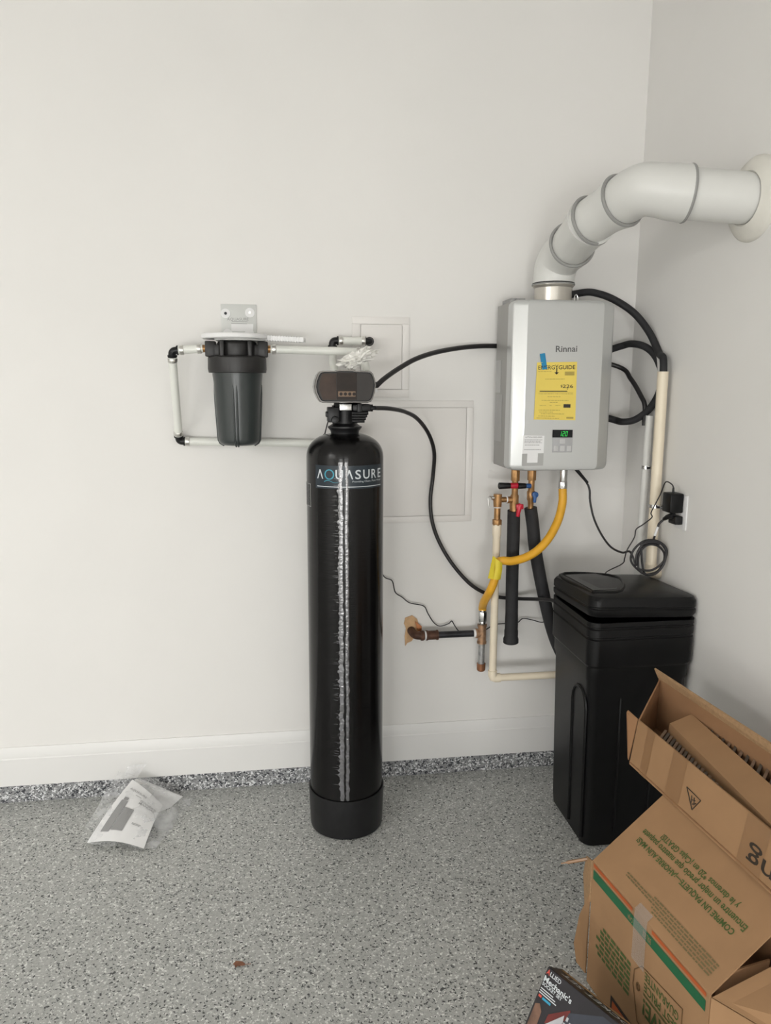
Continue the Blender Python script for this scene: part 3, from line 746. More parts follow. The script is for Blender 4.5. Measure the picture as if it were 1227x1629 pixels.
# flue collar and top fittings
vx, vy = HC - .004, -.118
MB().lathe((vx, vy, 0), [(.066, HZ1 - .006), (.066, HZ1 + .052), (.0725, HZ1 + .060), (.0725, HZ1 + .064)], 48).build('flue_collar', M_BRASSPIPE, wh)
MB().torus((vx, vy, HZ1 + .067), (0, 0, 1), .0705, .0042, 48).build('gasket', M_BLK, wh)
MB().tube(smooth_path([(vx + .071, vy - .02, HZ1 - .002), (vx + .072, vy - .02, HZ1 + .022), (vx + .078, vy - .02, HZ1 + .031), (vx + .084, vy - .02, HZ1 + .022), (vx + .085, vy - .02, HZ1 - .002)], 5), .0022, n=8).build('latch_loop', M_STEEL, wh)
MB().bx((HX0 + .012, -.16, HZ1 - .004), (HX0 + .065, -.06, HZ1 + .012)).bx((HX0 + .03, -.18, HZ1 - .004), (HX0 + .05, -.15, HZ1 + .008)).build('top_clamp', M_GALV, wh, bevel=.002)
MB().cyl((HX1 - .085, -.15, HZ1 - .004), (HX1 - .085, -.15, HZ1 + .008), .016).build('top_plug', M_BRASSPIPE, wh)

# ------------------------------------------------------------------ white vent pipe
zc0 = HZ1 + .064
r1 = Vector((0.9753, -0.2500, 2.0057)); r2 = Vector((0.9818, -0.4200, 2.0475)); r3 = Vector((1.0219, -0.5450, 2.0801)); r4 = Vector((1.1592, -0.6600, 2.0777)); fl = Vector((RX, -.695, 2.062))
r1.x = vx + .012; 
vent = thing('vent_pipe', 'thick white vent pipe climbing from the water heater into the right wall', 'vent pipe', (vx, vy, zc0))
def bez(a, b, c, d, n=14):
    a, b, c, d = map(Vector, (a, b, c, d))
    return [a * (1 - t) ** 3 + b * 3 * t * (1 - t) ** 2 + c * 3 * t * t * (1 - t) + d * t ** 3 for t in [k / n for k in range(n + 1)]]
d12 = (r2 - r1).normalized(); d23 = (r3 - r2).normalized(); d4 = (fl - r4).normalized()
pth = bez((vx, vy, zc0), (vx, vy, zc0 + .095), r1 - d12 * .10, r1)
MB().tube(pth, [.0725] * 3 + [.0735] * (len(pth) - 6) + [.0755, .0775, .0785], n=44).build('elbow', M_PVCW, vent, angle=50)
MB().tube([r1 - d12 * .03, r1 + (r2 - r1) * .45, r1 + (r2 - r1) * .62, r2 - d12 * .012, r2], [.0695, .0695, .0715, .0775, .0785], n=44).build('pipe', M_PVCW, vent, angle=50)
MB().tube([r2 - d23 * .03, r2 + (r3 - r2) * .5, r2 + (r3 - r2) * .7, r3 - d23 * .012, r3], [.0695, .0695, .0725, .0785, .0795], n=44).build('pipe', M_PVCW, vent, angle=50)
pe = bez(r3 - d23 * .02, r3 + d23 * .11, r4 - d4 * .13, r4, 18)
MB().tube(pe, [.0705] * 2 + [.072] * 12 + [.073, .075, .0765, .077, .0785], n=44).build('elbow', M_PVCW, vent, angle=50)
MB().tube([r4 - d4 * .03, fl - d4 * .01], .0695, n=44).build('pipe', M_PVCW, vent, angle=50)
for c, d, R_ in ((r1, d12, .0745), (r2, d23, .0745), (r3, d23, .0755), (r4, d4, .0745)):
    MB().torus(c, d, R_, .0055, 48).build('gasket', mat('grey_gasket', (.30, .30, .29), .5), vent)
MB().torus(vent.location, (0, 0, 1), .0725, .003, 40).build('gasket', mat('grey_gasket', (.30, .30, .29), .5), vent)
fr = []
for R_, x_ in ((.116, RX), (.115, RX - .006), (.108, RX - .014), (.092, RX - .022), (.0735, RX - .030), (.0690, RX - .026)):
    fr.append([(x_, fl.y + R_ * math.cos(2 * math.pi * k / 48), fl.z + R_ * math.sin(2 * math.pi * k / 48)) for k in range(48)])
MB().loft(fr, caps=False).build('wall_flange', mat('flange_white', (.74, .72, .66), .5), vent, angle=50)

# ------------------------------------------------------------------ hoses
def hose(name, label, pts, r, mt, cat='hose', k=8, n=12, group=None):
    return tag(MB().tube(smooth_path(pts, k), r, n=n).build(name, mt, angle=80), label, cat, group)
xw = RX - .032
hose('drain_hose', 'thin black drain hose arching from the control head and behind the heater', [
    (0.3214, -0.3050, 1.5372), (0.3503, -0.2900, 1.5616), (0.4059, -0.2400, 1.5954), (0.4785, -0.1800, 1.6309), (0.5700, -0.1200, 1.6576), (0.6866, -0.0600, 1.6769), (0.7950, -0.0160, 1.6836),
    (.90, -.014, 1.6792), (1.06, -.016, 1.66), (1.2599, -0.0600, 1.6123), (1.2905, -0.1100, 1.5660), (1.3086, -0.1600, 1.5051), (xw, -.185, 1.47), (xw, -.19, 1.40)], .0085, M_HOSE)
hose('brine_hose', 'thin black brine hose drooping from the valve to the brine tank', [
    (0.3103, -0.3450, 1.4675), (0.3659, -0.3000, 1.4641), (0.4297, -0.2200, 1.4511), (0.4864, -0.1500, 1.4246), (0.5396, -0.0900, 1.3678), (0.5688, -0.0550, 1.2964), (0.5706, -0.0300, 1.2075), (0.5634, -0.0250, 1.1169), (0.5718, -0.0250, 1.0329),
    (0.6022, -0.0250, 0.9498), (0.6565, -0.0300, 0.8613), (0.7308, -0.0360, 0.7812), (0.8130, -0.0400, 0.7395), (0.8980, -0.0500, 0.7292), (0.9561, -0.1000, 0.7390), (0.9770, -0.1900, 0.7616), (0.9839, -0.2600, 0.7745)], .0072, M_HOSE)
hose('condensate_hose', 'thick black hose coiled beside the heater and ending in the cream pipe', [
    (1.09, -.06, 1.46), (1.2350, -0.0900, 1.4183), (1.2610, -0.1300, 1.4108), (1.2945, -0.1600, 1.4213), (1.3227, -0.2000, 1.4589), (1.3471, -0.2150, 1.5126), (1.3576, -0.2100, 1.5722), (1.3524, -0.1800, 1.6345), (1.3267, -0.1450, 1.6777), (1.2924, -0.1000, 1.6930), (1.2605, -0.0550, 1.6835), (1.085, -.020, 1.63), (1.02, -.016, 1.70),
    (.99, -.022, 1.835), (1.1106, -0.0450, 1.8758), (1.1725, -0.0700, 1.8698), (1.2327, -0.1000, 1.8390), (1.2859, -0.1300, 1.7931), (1.3227, -0.1700, 1.7270), (1.3318, -0.2300, 1.6544), (1.312, -.30, 1.63), (1.314, -.305, 1.55)], .0128, M_FOAM)

# right wall drain pipes with clamps
def drain(name, label, p0, p1, r, mt, cz, fz_):
    t = thing(name, label, 'pipe', (p1[0], p1[1], p1[2]))
    p0, p1 = Vector(p0), Vector(p1)
    MB().tube([p0, p1], r, n=24, caps=False).build('pipe', mt, t)
    MB().tube([p0 + Vector((0, 0, .0002)), p0 - Vector((0, 0, .03))], r * .82, n=20).build('bore', M_BLK, t)
    k = (cz - p0.z) / (p1.z - p0.z); c = p0 + (p1 - p0) * k
    MB().cyl(c - Vector((0, 0, .006)), c + Vector((0, 0, .006)), r + .0016, n=24).build('clamp_band', M_STEEL, t)
    MB().bx((c.x, c.y - r - .022, c.z - .006), (RX - .0005, c.y - r + .002, c.z + .006)).build('clamp_ear', M_STEEL, t, bevel=.001)
    if p1.z > .1: MB().tube([p1 + Vector((0, 0, .02)), p1, p1 + Vector((.004, 0, -.008)), p1 + Vector((.014, 0, -.013)), p1 + Vector((.0325, 0, -.014))], r + .002, n=20).build('elbow', mt, t)
    MB().cyl((c.x + .006, c.y - r - .014, c.z), (c.x - .008, c.y - r - .014, c.z), .004, n=10).build('clamp_screw', M_IRON, t)
drain('drain_pipe', 'white drain pipe clamped upright on the right wall near the corner', (1.3130, -0.2262, 1.4375), (1.313, -.185, .0), .0135, M_PVCW, 1.2524, 0)
drain('drain_pipe', 'cream drain pipe clamped upright on the right wall beside the outlet', (1.312, -.3035, 1.5900), (1.312, -.305, .895), .0185, M_CREAM, 1.1246, 0)

# ------------------------------------------------------------------ outlet, adapter, plug, cords
ot = thing('wall_outlet', 'white wall outlet on the right wall with two black plugs', 'outlet', (RX, -.428, 1.065))
MB().bx((RX - .0055, -.466, 1.065), (RX, -.390, 1.182)).build('cover_plate', M_WHITE, ot, bevel=.002)
for z in (1.150, 1.097): MB().bx((RX - .008, -.446, z - .016), (RX - .004, -.410, z + .016)).build('socket', M_PANEL, ot, bevel=.002)
ad = thing('power_adapter', 'black box-shaped power adapter plugged into the upper socket', 'adapter', (RX - .008, -.428, 1.13))
MB().bx((RX - .056, -.452, 1.122), (RX - .008, -.396, 1.188)).build('body', M_BLKM, ad, bevel=.005)
MB().cyl((RX - .034, -.425, 1.186), (RX - .034, -.425, 1.206), .0045, .003, n=10).build('strain_relief', M_BLK, ad)
wx_ = RX - .034
tag(MB().tube(smooth_path([(wx_, -.425, 1.205), (wx_ - .004, -.42, 1.216), (wx_ - .01, -.39, 1.22), (1.3000, -0.3653, 1.1796), (1.2900, -0.3503, 1.1381), (1.2655, -0.3700, 1.1110), (1.2699, -0.3700, 1.0956), (1.2405, -0.3700, 1.0721), (1.2152, -0.3700, 1.0550), (1.2101, -0.3700, 1.0265), (1.1864, -0.3700, 0.9829),
    (1.1839, -0.3600, 0.9518), (1.1856, -0.3400, 0.9268), (1.1943, -0.2000, 0.8623), (1.1986, -0.1750, 0.8318), (1.12, -.13, .76), (1.06, -.08, .70), (1.0194, -0.0600, 0.6416), (1.0082, -0.0500, 0.6287), (0.9748, -0.0280, 0.6333), (0.9408, -0.0220, 0.6380), (0.9164, -0.0200, 0.6203), (0.8603, -0.0200, 0.6201), (0.8204, -0.0180, 0.6160), (0.8005, -0.0180, 0.6015),
    (0.7405, -0.0180, 0.5733), (0.6892, -0.0200, 0.5941), (0.6687, -0.0200, 0.6179), (0.6558, -0.0200, 0.6387), (0.6435, -0.0200, 0.6291), (0.6088, -0.0200, 0.6204), (0.5837, -0.0200, 0.6366), (0.5610, -0.0200, 0.6728), (0.5433, -0.0200, 0.7036), (0.4892, -0.0200, 0.7181), (0.4598, -0.0200, 0.7416), (0.4329, -0.0200, 0.7623), (0.4205, -0.0200, 0.8071), (0.3877, -0.0300, 0.8279), (0.3453, -0.0800, 0.9064),
    (TX - .06, -.13, 1.15), (0.1562, -0.1400, 1.3466), (0.1568, -0.2400, 1.3791), (0.1607, -0.2800, 1.4063), (0.1678, -0.3000, 1.4358)], 6), .0021, n=8).build('adapter_wire', M_CORD, angle=80),
    'long thin black wire wandering along the wall from adapter to tank', 'wire')
cc = Vector((1.2763, -0.3600, 0.9559))
t = thing('coiled_power_cord', 'black heater power cord gathered in a coil below the outlet', 'cord', (cc.x, cc.y, cc.z - .06))
ux = Vector((cr.x, cr.y, 0)).normalized(); uz = Vector((0, 0, 1)); uy = Vector((-ux.y, ux.x, 0))
pts = [(1.075, -.13, HZ0 + .002), (1.1370, -0.1300, 1.1771), (1.1431, -0.1400, 1.1196), (1.1523, -0.1600, 1.0590), (1.1669, -0.2000, 1.0050), (1.1826, -0.2500, 0.9683), (1.2027, -0.3000, 0.9580), (1.2133, -0.3400, 0.9688)]
for lp_ in range(3):
    ph = (.0, .45, -.35)[lp_]; A_ = (.052, .060, .047)[lp_]; B_ = (.062, .055, .052)[lp_]; cz_ = (-.004, .004, -.010)[lp_]; cx_ = (.002, -.004, .006)[lp_]
    for k in range(10):
        a = math.pi * 1.15 - 2 * math.pi * k / 10
        pts.append(cc + ux * (cx_ + A_ * math.cos(a) * (1 + .08 * math.sin(2 * a + ph))) + uz * (cz_ + B_ * math.sin(a + .12 * ph)) + uy * (.004 * lp_ - .006))
pts += [cc + ux * -.03 + uz * .045, cc + ux * .005 + uz * .055, (1.2850, -0.3623, 1.0165), (1.2900, -0.3744, 1.0542), (1.2950, -0.3755, 1.0741), (1.3100, -0.3798, 1.0899)]
MB().tube(smooth_path(pts, 6), .0038, n=10).build('cable', M_CORD, t, angle=80)
MB().tube(smooth_path([cc + ux * -.035 + uz * .040, cc + ux * -.015 + uz * .049, cc + ux * .012 + uz * .052, cc + ux * .03 + uz * .045], 5), .0085, n=12).build('bundle_wrap', M_CORD, t, angle=80)
MB().cyl((1.2850, -0.3693, 1.0312), (1.2900, -0.3776, 1.0636), .0044, n=10).build('white_tag', M_WHITE, t)
MB().cyl((1.075, -.13, HZ0 + .004), (1.1341, -0.1300, 1.1866), .0075, .005, n=12).build('strain_relief', M_BLK, t)
pl = MB().tube([(1.3000, -0.3939, 1.0926), (1.3050, -0.4087, 1.1027), (1.3100, -0.4239, 1.1085), (1.3150, -0.4351, 1.1103)], [.006, .0085, .010, .012], n=14)
pl.bx((RX - .034, -.452, 1.083), (RX - .008, -.405, 1.111)); pl.build('plug', M_BLK, t, bevel=.002)

# ------------------------------------------------------------------ service valves under the heater
def nut(mb, c0, c1, r): mb.tube([c0, c1], r, n=6); return mb
hvx = 0.8528; cvx = 0.9182; Y1 = -.14; Y2 = -.13
zt = HZ0 + .004
hot = thing('service_valve', 'brass hot water service valve with red lever and relief branch', 'valve', (hvx, Y1, 1.0826), 'service valves under the heater')
b1 = MB(); nut(b1, (hvx, Y1, 1.1986), (hvx, Y1, zt), .0165)
b1.build('union_nut', M_BRASS, hot, bevel=.0015)
MB().tube([(hvx, Y1, z) for z in (1.2009, 1.1501, 1.1455, 1.1176, 1.1130, 1.0756)], [.0115, .0115, .015, .015, .0175, .0155], n=20).cyl((hvx, Y1, 1.1292), (0.8224, Y1, 1.1292), .0125).build('body', M_BRASS, hot)
zd = 1.1839
MB().cyl((0.7863, -.16, zd), (0.8285, -.16, zd), .0125, .0105).torus((0.7887, -.16, zd), (1, 0, 0), .0085, .004, 18, 8).build('drain_cap', M_BLK, hot, bevel=.002)
MB().cyl((0.8285, -.16, zd), (0.8567, -.16, zd), .0105).build('drain_handle', M_RED, hot, bevel=.002)
MB().cyl((hvx, Y1, 1.0989), (hvx + .012, Y1 - .028, 1.0989), .006).build('stem', M_BRASS, hot)
p0, p1 = Vector((0.8625, -0.1720, 1.1087)), Vector((0.8556, -0.1720, 1.0719))
hl = MB().tube([p0 + Vector((.006, 0, .008)), p0, p1], [.010, .0095, .0065], n=12)
hl.box(p0, (.026, .012, .018)); hl.build('lever', M_RED, hot, bevel=.003)
cold = thing('service_valve', 'brass cold water service valve with blue lever', 'valve', (cvx, Y2, 1.1008), 'service valves under the heater')
b1 = MB(); nut(b1, (cvx, Y2, 1.1988), (cvx, Y2, zt - .004), .0165); b1.cyl((cvx, Y2, zt - .006), (cvx, Y2, zt), .013)
b1.build('union_nut', M_BRASS, cold, bevel=.0015)
MB().tube([(cvx, Y2, z) for z in (1.2012, 1.1616, 1.1570, 1.1290, 1.1219, 1.0938)], [.0115, .0115, .015, .015, .0115, .0095], n=20).build('body', M_BRASS, cold)
zd2 = 1.1811
MB().cyl((0.8612, -.15, zd2), (0.8908, -.15, zd2), .0115, .0095).build('drain_cap', M_BLK, cold, bevel=.002)
MB().cyl((0.8908, -.15, zd2), (0.9098, -.15, zd2), .0085).build('drain_handle', M_BLUE, cold, bevel=.002)
MB().cyl((cvx, Y2, 1.1452), (cvx + .010, Y2 - .028, 1.1452), .006).build('stem', M_BRASS, cold)
p0, p1 = Vector((0.9230, -0.1600, 1.1496)), Vector((0.9218, -0.1600, 1.1207))
MB().tube([p0, p1], [.0075, .0058], n=12).cyl(p0 - Vector((0, .006, 0)), p0 + Vector((0, .006, 0)), .0115).build('lever', M_BLUE, cold, bevel=.002)
# relief valve
rvx = 0.7892
rv = thing('relief_valve', 'brass pressure relief valve with a wire test lever above the cream pipe', 'valve', (rvx, Y1, 1.0372))
MB().cyl((rvx + .01, Y1, 1.1304), (0.8224, Y1, 1.1304), .010).tube([(rvx, Y1, z) for z in (1.1512, 1.1234, 1.1049, 1.1026, 1.0560)], [.0155, .0155, .0145, .0115, .0115], n=20).build('body', M_BRASS, rv)
b1 = MB(); nut(b1, (rvx, Y1, 1.0361), (rvx, Y1, 1.0583), .0185); b1.build('union_nut', M_BRASS, rv, bevel=.003)
MB().torus((0.8235, Y1, 1.1304), (1, 0, 0), .011, .0025, 20).torus((rvx, Y1, 1.1026), (0, 0, 1), .0125, .002, 20).build('thread_tape', M_WHITE, rv)
MB().cyl((rvx - .014, Y1, 1.1373), (rvx - .024, Y1, 1.1373), .007).build('stem', M_STEEL, rv)
MB().tube(smooth_path([(0.7713, -0.1450, 1.1291), (0.7577, -0.1500, 1.1451), (0.7494, -0.1550, 1.1379), (0.7524, -0.1600, 1.1065)], 5), .0017, n=8).build('test_lever', M_STEEL, rv)

# cream discharge pipe
dp = thing('discharge_pipe', 'cream discharge pipe dropping from the relief valve and turning right', 'pipe', (rvx, Y1, 0.4475))
ztp, zbt = 1.0396, 0.4474
MB().tube([(rvx, Y1, ztp), (rvx, Y1, 0.9997), (rvx, Y1, 0.9950), (rvx, Y1, zbt + .02)], [.0165, .0165, .0140, .0140], n=24).build('pipe', M_CREAM, dp)
xe = 1.13
MB().tube([(rvx, Y1, zbt + .03), (rvx, Y1, zbt + .012), (rvx + .003, Y1, zbt + .003), (rvx + .012, Y1, zbt), (rvx + .030, Y1, zbt)], .0172, n=24).build('elbow', M_CREAM, dp)
MB().cyl((rvx + .02, Y1, zbt), (xe, Y1, zbt), .0138, n=24).build('pipe', M_CREAM, dp)

# insulated pipes
ip = thing('insulated_pipe', 'straight black foam-insulated hot pipe hanging below the red lever', 'pipe', (0.8682, -.105, 0.5721), 'foam insulated pipes')
lp2 = [(hvx - .001, Y1, 1.0897), (0.8560, -0.1300, 0.9986), (0.8617, -0.1150, 0.8272), (0.8678, -0.1050, 0.6645), (0.8680, -0.1050, 0.6197), (0.8680, -0.1050, 0.5822), (0.8684, -0.1050, 0.5696)]
MB().tube(smooth_path(lp2, 5), [.0235] * 15 + [.0245] * 5 + [.026] * 4 + [.029] * 4 + [.0295, .0285, .025], n=26).build('foam_sleeve', M_FOAM, ip, angle=60)
MB().tube([(hvx, Y1, 1.0920), (hvx, Y1, 1.0476)], .012).build('copper_pipe', M_BRASS, ip)
ip2 = thing('insulated_pipe', 'bent black foam-insulated cold pipe slanting behind the brine tank', 'pipe', (1.05, -.10, .60), 'foam insulated pipes')
MB().tube(smooth_path([(cvx, Y2, 1.0962), (0.9314, -0.1250, 1.0291), (0.9434, -0.1200, 0.9515), (0.9634, -0.1150, 0.8604), (0.9908, -0.1050, 0.7589), (1.0194, -0.1000, 0.6568), (1.0522, -0.0900, 0.5688), (1.0900, -0.0800, 0.4943)], 5), .0235, n=26).build('foam_sleeve', M_FOAM, ip2, angle=60)
MB().tube([(cvx, Y2, 1.1008), (cvx, Y2, 1.0538)], .0105).build('copper_pipe', M_BRASS, ip2)

# ------------------------------------------------------------------ gas supply
GY = -.055
gp = thing('gas_pipe', 'rusty gas pipe coming out of the wall with black run and drip leg', 'gas pipe', (0.7742, GY, 0.4464))
zg = 0.5973; xt = 0.7677; xc0, xc1 = 0.5477, 0.5943; xel = 0.4988
MB().tube(smooth_path([(xel, .0, zg + .006), (xel, -.025, zg + .006), (xel + .008, GY + .006, zg + .002), (xel + .025, GY, zg), (xc0, GY, zg)], 5), .0155, n=18).build('iron_elbow', M_RUST, gp)
MB().tube([(xel + .028, GY, zg), (xel + .036, GY, zg), (xel + .042, GY, zg)], [.019, .020, .0175]).build('elbow_bead', M_RUST, gp)
MB().tube([(xc0, GY, zg), (xc0 + .006, GY, zg), (xc0 + .008, GY, zg), (xc1 - .008, GY, zg), (xc1 - .006, GY, zg), (xc1, GY, zg)], [.0195, .0195, .0175, .0175, .0195, .0195], n=20).build('coupling', M_RUST, gp)
MB().tube([(xc0 - .006, GY, zg), (xc0, GY, zg)], .0165).build('sealant', M_WHITE, gp)
MB().cyl((xc1, GY, zg), (xt - .018, GY, zg), .0128, n=20).build('black_pipe', M_IRON, gp)
tee = MB().tube([(xt - .026, GY, zg), (xt - .018, GY, zg), (xt - .016, GY, zg), (xt, GY, zg)], [.0185, .0185, .0155, .0155], n=18)
z1_, z0_ = 0.6327, 0.5567
tee.tube([(xt, GY, z) for z in (z0_, z0_ + .008, z0_ + .0085, z1_ - .0085, z1_ - .008, z1_)], [.0185, .0185, .016, .016, .0185, .0185], n=18)
tee.build('tee', M_BRASST, gp)
MB().tube([(xt - .034, GY, zg), (xt - .025, GY, zg)], [.0155, .0165]).build('sealant', M_WHITE, gp)
MB().cyl((xt, GY, z0_), (xt, GY, 0.4723), .0125, n=18).build('drip_nipple', M_GALV, gp)
MB().tube([(xt, GY, 0.4748), (xt, GY, 0.4491), (xt, GY, 0.4439)], [.017, .0165, .012], n=18).build('drip_cap', M_COPPERCAP, gp)
z2_ = 0.6880
fit = MB(); nut(fit, (xt, GY, z1_ + .012), (xt, GY, z2_ - .004), .0175); fit.cyl((xt, GY, z1_), (xt, GY, z1_ + .013), .0145).cyl((xt, GY, z2_ - .004), (xt, GY, z2_ + .004), .0145)
fit.build('flare_fitting', M_STEEL, gp, bevel=.0015)
# torn hole in the wall
tp = thing('torn_patch', 'torn kraft paper and foil around the hole where the gas pipe enters', 'wall patch', (xel, -.004, zg - .05))
kp = MB(); rr2 = random.Random(5)
outl = [(0.4751, -0.0060, 0.6543), (0.5021, -0.0060, 0.6633), (0.5216, -0.0080, 0.6480), (0.5324, -0.0060, 0.6089), (0.5231, -0.0040, 0.5883), (0.5084, -0.0040, 0.5686), (0.5009, -0.0050, 0.5590), (0.4824, -0.0120, 0.5547), (0.4751, -0.0120, 0.5423), (0.4733, -0.0060, 0.5810), (0.4781, -0.0050, 0.6109), (0.4704, -0.0060, 0.6318)]
kp.panel(outl[::-1], .003); kp.build('kraft_paper', M_KRAFT, tp, smooth=False)
MB().panel([(0.5111, -0.0120, 0.6421), (0.5369, -0.0200, 0.6234), (0.5372, -0.0200, 0.6032), (0.5231, -0.0160, 0.6025)], .001).build('foil_flap', M_COPPERP, tp, smooth=False)

gxs = 1.0349
gh = thing('gas_hose', 'yellow flexible gas connector curving from the heater to the gas pipe', 'hose', (xt, GY, z2_))
GF = [(gxs, -.14, 1.1659), (1.0322, -0.1500, 1.1161), (1.0124, -0.1650, 1.0534), (0.9739, -0.1850, 0.9950), (0.9292, -0.1950, 0.9515), (0.8811, -0.2000, 0.9259), (0.8303, -0.2050, 0.9157), (0.7928, -0.2050, 0.9179), (0.7711, -0.2000, 0.9081), (0.7703, -0.1900, 0.8777), (0.7712, -0.1900, 0.8448), (0.7603, -0.1750, 0.7986), (0.7585, -0.1100, 0.7417), (xt, GY, z2_ + .014), (xt, GY, z2_)]
gpth = smooth_path(GF, 14)
MB().tube(gpth, [.0150 + .0005 * (k % 2) for k in range(len(gpth))], n=20).build('corrugated_hose', M_YEL, gh, angle=80)
fit = MB(); nut(fit, (gxs, -.14, 1.1682), (gxs, -.14, 1.1939), .0165); fit.cyl((gxs, -.14, 1.1915), (gxs, -.14, HZ0 + .004), .0150).cyl((gxs, -.14, 1.1566), (gxs, -.14, 1.1706), .0145)
fit.build('flare_fitting', M_STEEL, gh, bevel=.0015)
ta = MB().panel([(0.7362, -0.2250, 0.8596), (0.7581, -0.2220, 0.8547), (0.7639, -0.2220, 0.9342), (0.7525, -0.2250, 0.9410)], .0006)
ta.build('warning_tag', M_YTAG, gh, smooth=False)
ta = MB().grid([[Vector(a) + (Vector(b) - Vector(a)) * (k / 4) + Vector((0, -.006 * math.sin(math.pi * k / 4), 0)) for k in range(5)] for a, b in (((0.7581, -0.2220, 0.8547), (0.7860, -0.2150, 0.8508)), ((0.7622, -0.2240, 0.8933), (0.7908, -0.2180, 0.8909)), ((0.7622, -0.2240, 0.9325), (0.7883, -0.2240, 0.9133)))])
ta.build('warning_tag', M_YTAG, gh)

# ------------------------------------------------------------------ brine tank
BN = Vector((.973, -.585, 0)); th = math.radians(0.0)
bex = (math.cos(th), -math.sin(th)); bey = (math.sin(th), math.cos(th)); BW, BD = .369, .362
bc = (BN.x + bex[0] * BW / 2 + bey[0] * BD / 2, BN.y + bex[1] * BW / 2 + bey[1] * BD / 2)
bt = thing('brine_tank', 'tall square black brine tank with lid ajar in the corner', 'brine tank', (bc[0], bc[1], 0))
ZR = .795
def br_(w, z, r=.035, dz=None): return [(x, y, z + (dz(x, y) if dz else 0)) for x, y in rrect(bc[0], bc[1], BW * w, BD * w, r, 6, bex, bey)]
MB().loft([br_(.84, 0), br_(.865, .006), br_(.88, .05), br_(.925, ZR - .21), br_(.95, ZR - .195), br_(.952, ZR - .155), br_(.985, ZR - .145), br_(.992, ZR - .06), br_(.972, ZR - .057), br_(.972, ZR - .052), br_(.994, ZR - .049), br_(.994, ZR - .025), br_(.976, ZR - .022), br_(.976, ZR - .018), br_(.995, ZR - .015), br_(.995, ZR), br_(.96, ZR), br_(.95, ZR - .03)]).build('tub', M_BLKM, bt, angle=30)
def bl(u, v, z): return Vector((bc[0] + bex[0] * u + bey[0] * v, bc[1] + bex[1] * u + bey[1] * v, z))
# lid, tipped up at the near left corner
def lift(x, y):
    u = (x - bc[0]) * bex[0] + (y - bc[1]) * bex[1]; v = (x - bc[0]) * bey[0] + (y - bc[1]) * bey[1]
    return .004 + .012 * (1 - u / (BW / 2)) / 2 + .016 * (1 - v / (BD / 2)) / 2
zl = ZR
rings = [br_(.97, zl - .012, .035, lift), br_(1.0, zl, .035, lift), br_(1.002, zl + .012, .035, lift), br_(.985, zl + .015, .035, lift), br_(.985, zl + .019, .035, lift), br_(1.0, zl + .022, .035, lift), br_(.998, zl + .042, .035, lift), br_(.97, zl + .054, .04, lift), br_(.90, zl + .059, .045, lift), br_(.6, zl + .064, .05, lift), br_(.25, zl + .067, .03, lift)]
lid = MB().loft(rings).build('lid', M_BLKM, bt, angle=32)
# sunken hand hold in the lid, left side
hs = MB()
def lp_(u, v, z):
    p = bl(u, v, z); p.z += lift(p.x, p.y); return p
rim_pts = [lp_(-.16, -.13, zl + .058), lp_(-.16, .155, zl + .058), lp_(-.03, .16, zl + .061), lp_(.02, .06, zl + .066), lp_(-.06, -.12, zl + .062)]
hs.tube(smooth_path(rim_pts + rim_pts[:1], 4), .006, n=8); hs.build('lid_ridge', M_BLKM, lid)
MB().panel([lp_(-.15, -.11, zl + .0625), lp_(-.065, -.10, zl + .0650), lp_(.005, .05, zl + .0675), lp_(-.03, .15, zl + .0645), lp_(-.15, .145, zl + .0620)], .002).build('hand_hold', M_BLK, lid, smooth=False)
# moulded ribs: tall arches on the faces
def arch(face, c, half, z0, z1, depth):
    pts = []
    for z in (z0, (z0 + z1) / 2, z1 - half): pts.append((c - half, z))
    for k in range(1, 8): a = math.pi - math.pi * k / 8; pts.append((c + half * math.cos(a), z1 - half + half * math.sin(a)))
    for z in (z1 - half, (z0 + z1) / 2, z0): pts.append((c + half, z))
    out = []
    for s_, z in pts:
        sc = .88 + (.925 - .88) * (z - .05) / (ZR - .26)
        out.append(bl(-BW / 2 * sc, s_ * sc, z) if face == 'l' else bl(s_ * sc, -BD / 2 * sc, z))
    return out
MB().tube(arch('l', -.095, .062, .03, ZR - .245, 0), .006, n=8).build('side_arch', M_BLKM, bt)
for u_ in (-.062, .062):
    MB().tube([bl(u_ * .9, -BD / 2 * .882, .04), bl(u_, -BD / 2 * .918, ZR - .27), bl(u_, -BD / 2 * .92, ZR - .26)], [.005, .005, .001], n=8).build('front_rib', M_BLKM, bt)

# ------------------------------------------------------------------ cardboard boxes
def card(name, quad, mt, parent, t=.004): return MB().panel(quad, t).build(name, mt, parent, smooth=False)
A = Vector((.775, -1.116, .35)); B = Vector((.829, -1.557, .35)); ax = (B - A).normalized()
d1 = Vector((.781, .095, .617)).normalized(); LT = .37; LP = .25
lc = thing('cardboard_box', 'large cardboard moving box with green print and sloping top panel', 'cardboard box', (.95, -1.33, 0), 'cardboard boxes in the corner')
A0, B0 = Vector((A.x, A.y, .002)), Vector((B.x, B.y, .002)); T, R_ = A + d1 * LP, B + d1 * LP
T0, R0 = Vector((T.x, T.y, .002)), Vector((R_.x, R_.y, .002))
side = card('side_panel', [A, A0, B0, B], M_CARD, lc)
top = card('top_panel', [A, B, R_, T], M_CARD, lc)
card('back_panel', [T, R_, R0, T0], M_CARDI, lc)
card('bottom_panel', [A0 + Vector((.005, 0, .004)), B0 + Vector((.005, 0, .004)), R0 + Vector((-.005, 0, .004)), T0 + Vector((-.005, 0, .004))], M_CARDI, lc)
